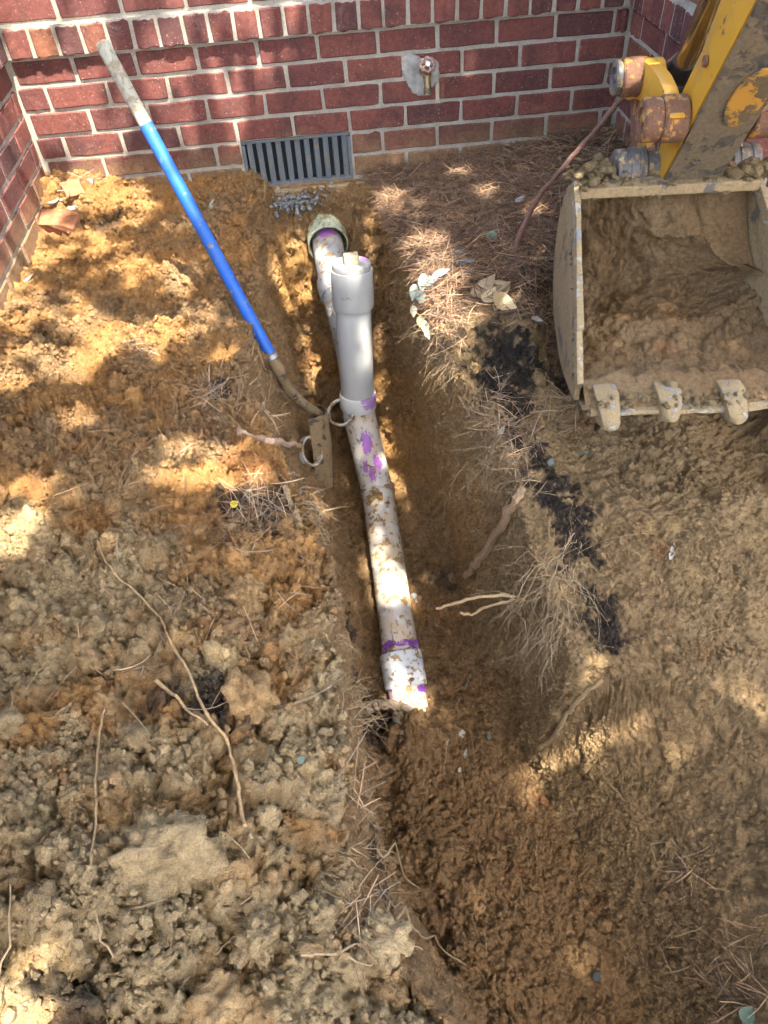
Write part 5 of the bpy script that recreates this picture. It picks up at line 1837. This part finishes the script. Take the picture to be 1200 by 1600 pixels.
# ------------------------------------------------------------------ the tree overhead whose leaves let the sun through in patches
gaps = []
for (u, v, r) in [
    # side wall and long wall
    (20, 60, 42), (110, 60, 40), (60, 25, 40), (165, 40, 26), (250, 62, 26), (75, 120, 24), (115, 150, 34), (35, 190, 26), (20, 260, 34), (20, 330, 40), (20, 410, 40), (180, 212, 18), (150, 165, 22), (300, 25, 26), (385, 45, 24), (350, 130, 18), (370, 165, 16), (290, 95, 14), (440, 25, 14), (235, 190, 12), (290, 190, 12), (375, 95, 15),
    # spoil bank
    (85, 290, 44), (135, 300, 40), (190, 320, 44), (60, 370, 42), (120, 385, 40), (190, 400, 40), (245, 420, 40), (280, 440, 26), (30, 470, 48), (80, 490, 50), (130, 520, 44), (60, 545, 48), (180, 530, 26), (265, 515, 34), (230, 545, 20), (290, 350, 22), (330, 500, 22), (20, 590, 30), (120, 575, 26), (25, 775, 34), (15, 820, 36), (50, 810, 20), (290, 735, 26), (285, 695, 20), (340, 730, 36), (375, 745, 30), (225, 755, 18), (20, 1580, 36), (350, 560, 16), (120, 655, 16),
    # trench
    (490, 555, 26), (500, 590, 22), (455, 430, 30), (470, 470, 22), (512, 425, 30), (548, 408, 26), (575, 540, 10), (615, 600, 26), (620, 640, 32), (630, 690, 32), (620, 735, 32), (640, 770, 26), (600, 690, 22), (590, 420, 16), (600, 345, 20), (590, 880, 22), (605, 915, 22), (640, 930, 14), (640, 1075, 24), (655, 1095, 18), (500, 790, 12),
    # straw and right bank
    (650, 325, 20), (665, 372, 30), (685, 400, 20), (700, 515, 34), (690, 545, 26), (860, 400, 22), (760, 300, 12), (815, 475, 16), (715, 270, 10), (840, 330, 10),
    # ramp
    (850, 1197, 10), (880, 1182, 7), (915, 1160, 9), (950, 1146, 4), (1122, 1095, 10), (1150, 1078, 7), (1195, 1092, 8), (930, 1038, 7), (1000, 1140, 3), (1106, 1124, 6)]:
    d = ray(u, v)
    d = d / np.linalg.norm(d)
    hit, dist = None, 1e9
    dg = bpy.context.evaluated_depsgraph_get()
    ok, loc, nor, fi, ob, _m = sc.ray_cast(dg, Vector(CAM), Vector(d))
    if not ok: continue
    q = np.array(loc)
    gaps.append((q, r / FPX * np.linalg.norm(q - CAM)))
GP = np.array([g_[0] for g_ in gaps])
GR = np.array([g_[1] for g_ in gaps])

HC = 3.6
tree = thing('tree', 'broad leafy tree standing out of view whose crown shades the trench in patches', 'tree', (4.6, -6.8, -0.3))
ctr = np.array([1.1, -1.2, -0.2]) + SUN * (HC / SUN[2])
NL = 60000
rr = np.sqrt(rng.random(NL))
an = rng.uniform(0, 2 * math.pi, NL)
Lp = np.stack([ctr[0] + 2.5 * rr * np.cos(an), ctr[1] + 2.6 * rr * np.sin(an), HC - 0.2 + 0.9 * rng.random(NL) - 0.35 * rr ** 2], 1)
nzl = vnoise(Lp * [1, 1, 0.3], 0.16, 801)
keep = np.ones(NL, bool)
spare = (vnoise(Lp * [1, 1, 0.25], 0.085, 821) > 0.74) & (rng.random(NL) < 0.6)
for q, r in zip(GP, GR):
    w = Lp - q
    dist = np.linalg.norm(w - (w @ SUN)[:, None] * SUN, axis=1)
    keep &= (dist > (r * (0.62 + 0.75 * nzl) + 0.025)) | (spare & (dist > r * 0.3))
keep &= ~((vnoise(Lp, 0.5, 811) < 0.24) & (rr > 0.75))
Lp = Lp[keep]
NLk = len(Lp)
d = rng.normal(size=(NLk, 3)) * [1, 1, 0.5]
d /= np.linalg.norm(d, axis=1, keepdims=True)
up = rng.normal(0, 0.5, (NLk, 3)) + [0, 0, 1.0]
s_ = np.cross(d, up)
s_ /= np.linalg.norm(s_, axis=1, keepdims=True)
ll = rng.uniform(0.035, 0.06, NLk)[:, None]
V4 = np.stack([Lp - d * ll, Lp + s_ * ll * 0.5, Lp + d * ll, Lp - s_ * ll * 0.5], 1).reshape(-1, 3)
F4 = np.arange(NLk * 4).reshape(-1, 4)
t = NT('tree_leaf')
t.fin((0.06, 0.11, 0.03), 0.6)
tr = t.n('BsdfTranslucent')
tr.inputs[0].default_value = (0.12, 0.16, 0.04, 1)
mx = t.n('MixShader')
mx.inputs[0].default_value = 0.3
t.l(t.b.outputs[0], mx.inputs[1])
t.l(tr.outputs[0], mx.inputs[2])
t.l(mx.outputs[0], t.out.inputs[0])
crown = link_mesh('crown', np_mesh('crown', V4 - ORG[tree.name], F4, t.m, False), tree)
crown['kind'] = 'stuff'
mb = MB()
tb = np.array([4.6, -6.8, -0.3])
trunk = bez([tb, tb + [-0.1, 0.15, 1.5], tb + [-0.5, 0.7, 3.0], tb + [-1.2, 1.7, 4.3]], 8)
mb.tube(trunk, [0.19 - 0.09 * i / len(trunk) for i in range(len(trunk))], 14, True, (0.12, 0.085, 0.06))
for k in range(9):
    a = rng.uniform(0, 2 * math.pi)
    e = ctr + [1.9 * math.cos(a), 1.9 * math.sin(a), 0.2]
    s0 = trunk[rng.integers(14, len(trunk))]
    lim = bez([s0, s0 * 0.6 + e * 0.4 + [0, 0, 0.25], e], 8)
    mb.tube(lim, [0.045 - 0.037 * i / len(lim) for i in range(len(lim))], 7, True, (0.12, 0.085, 0.06))
mb.build('trunk', M['root'], tree, smooth=True)
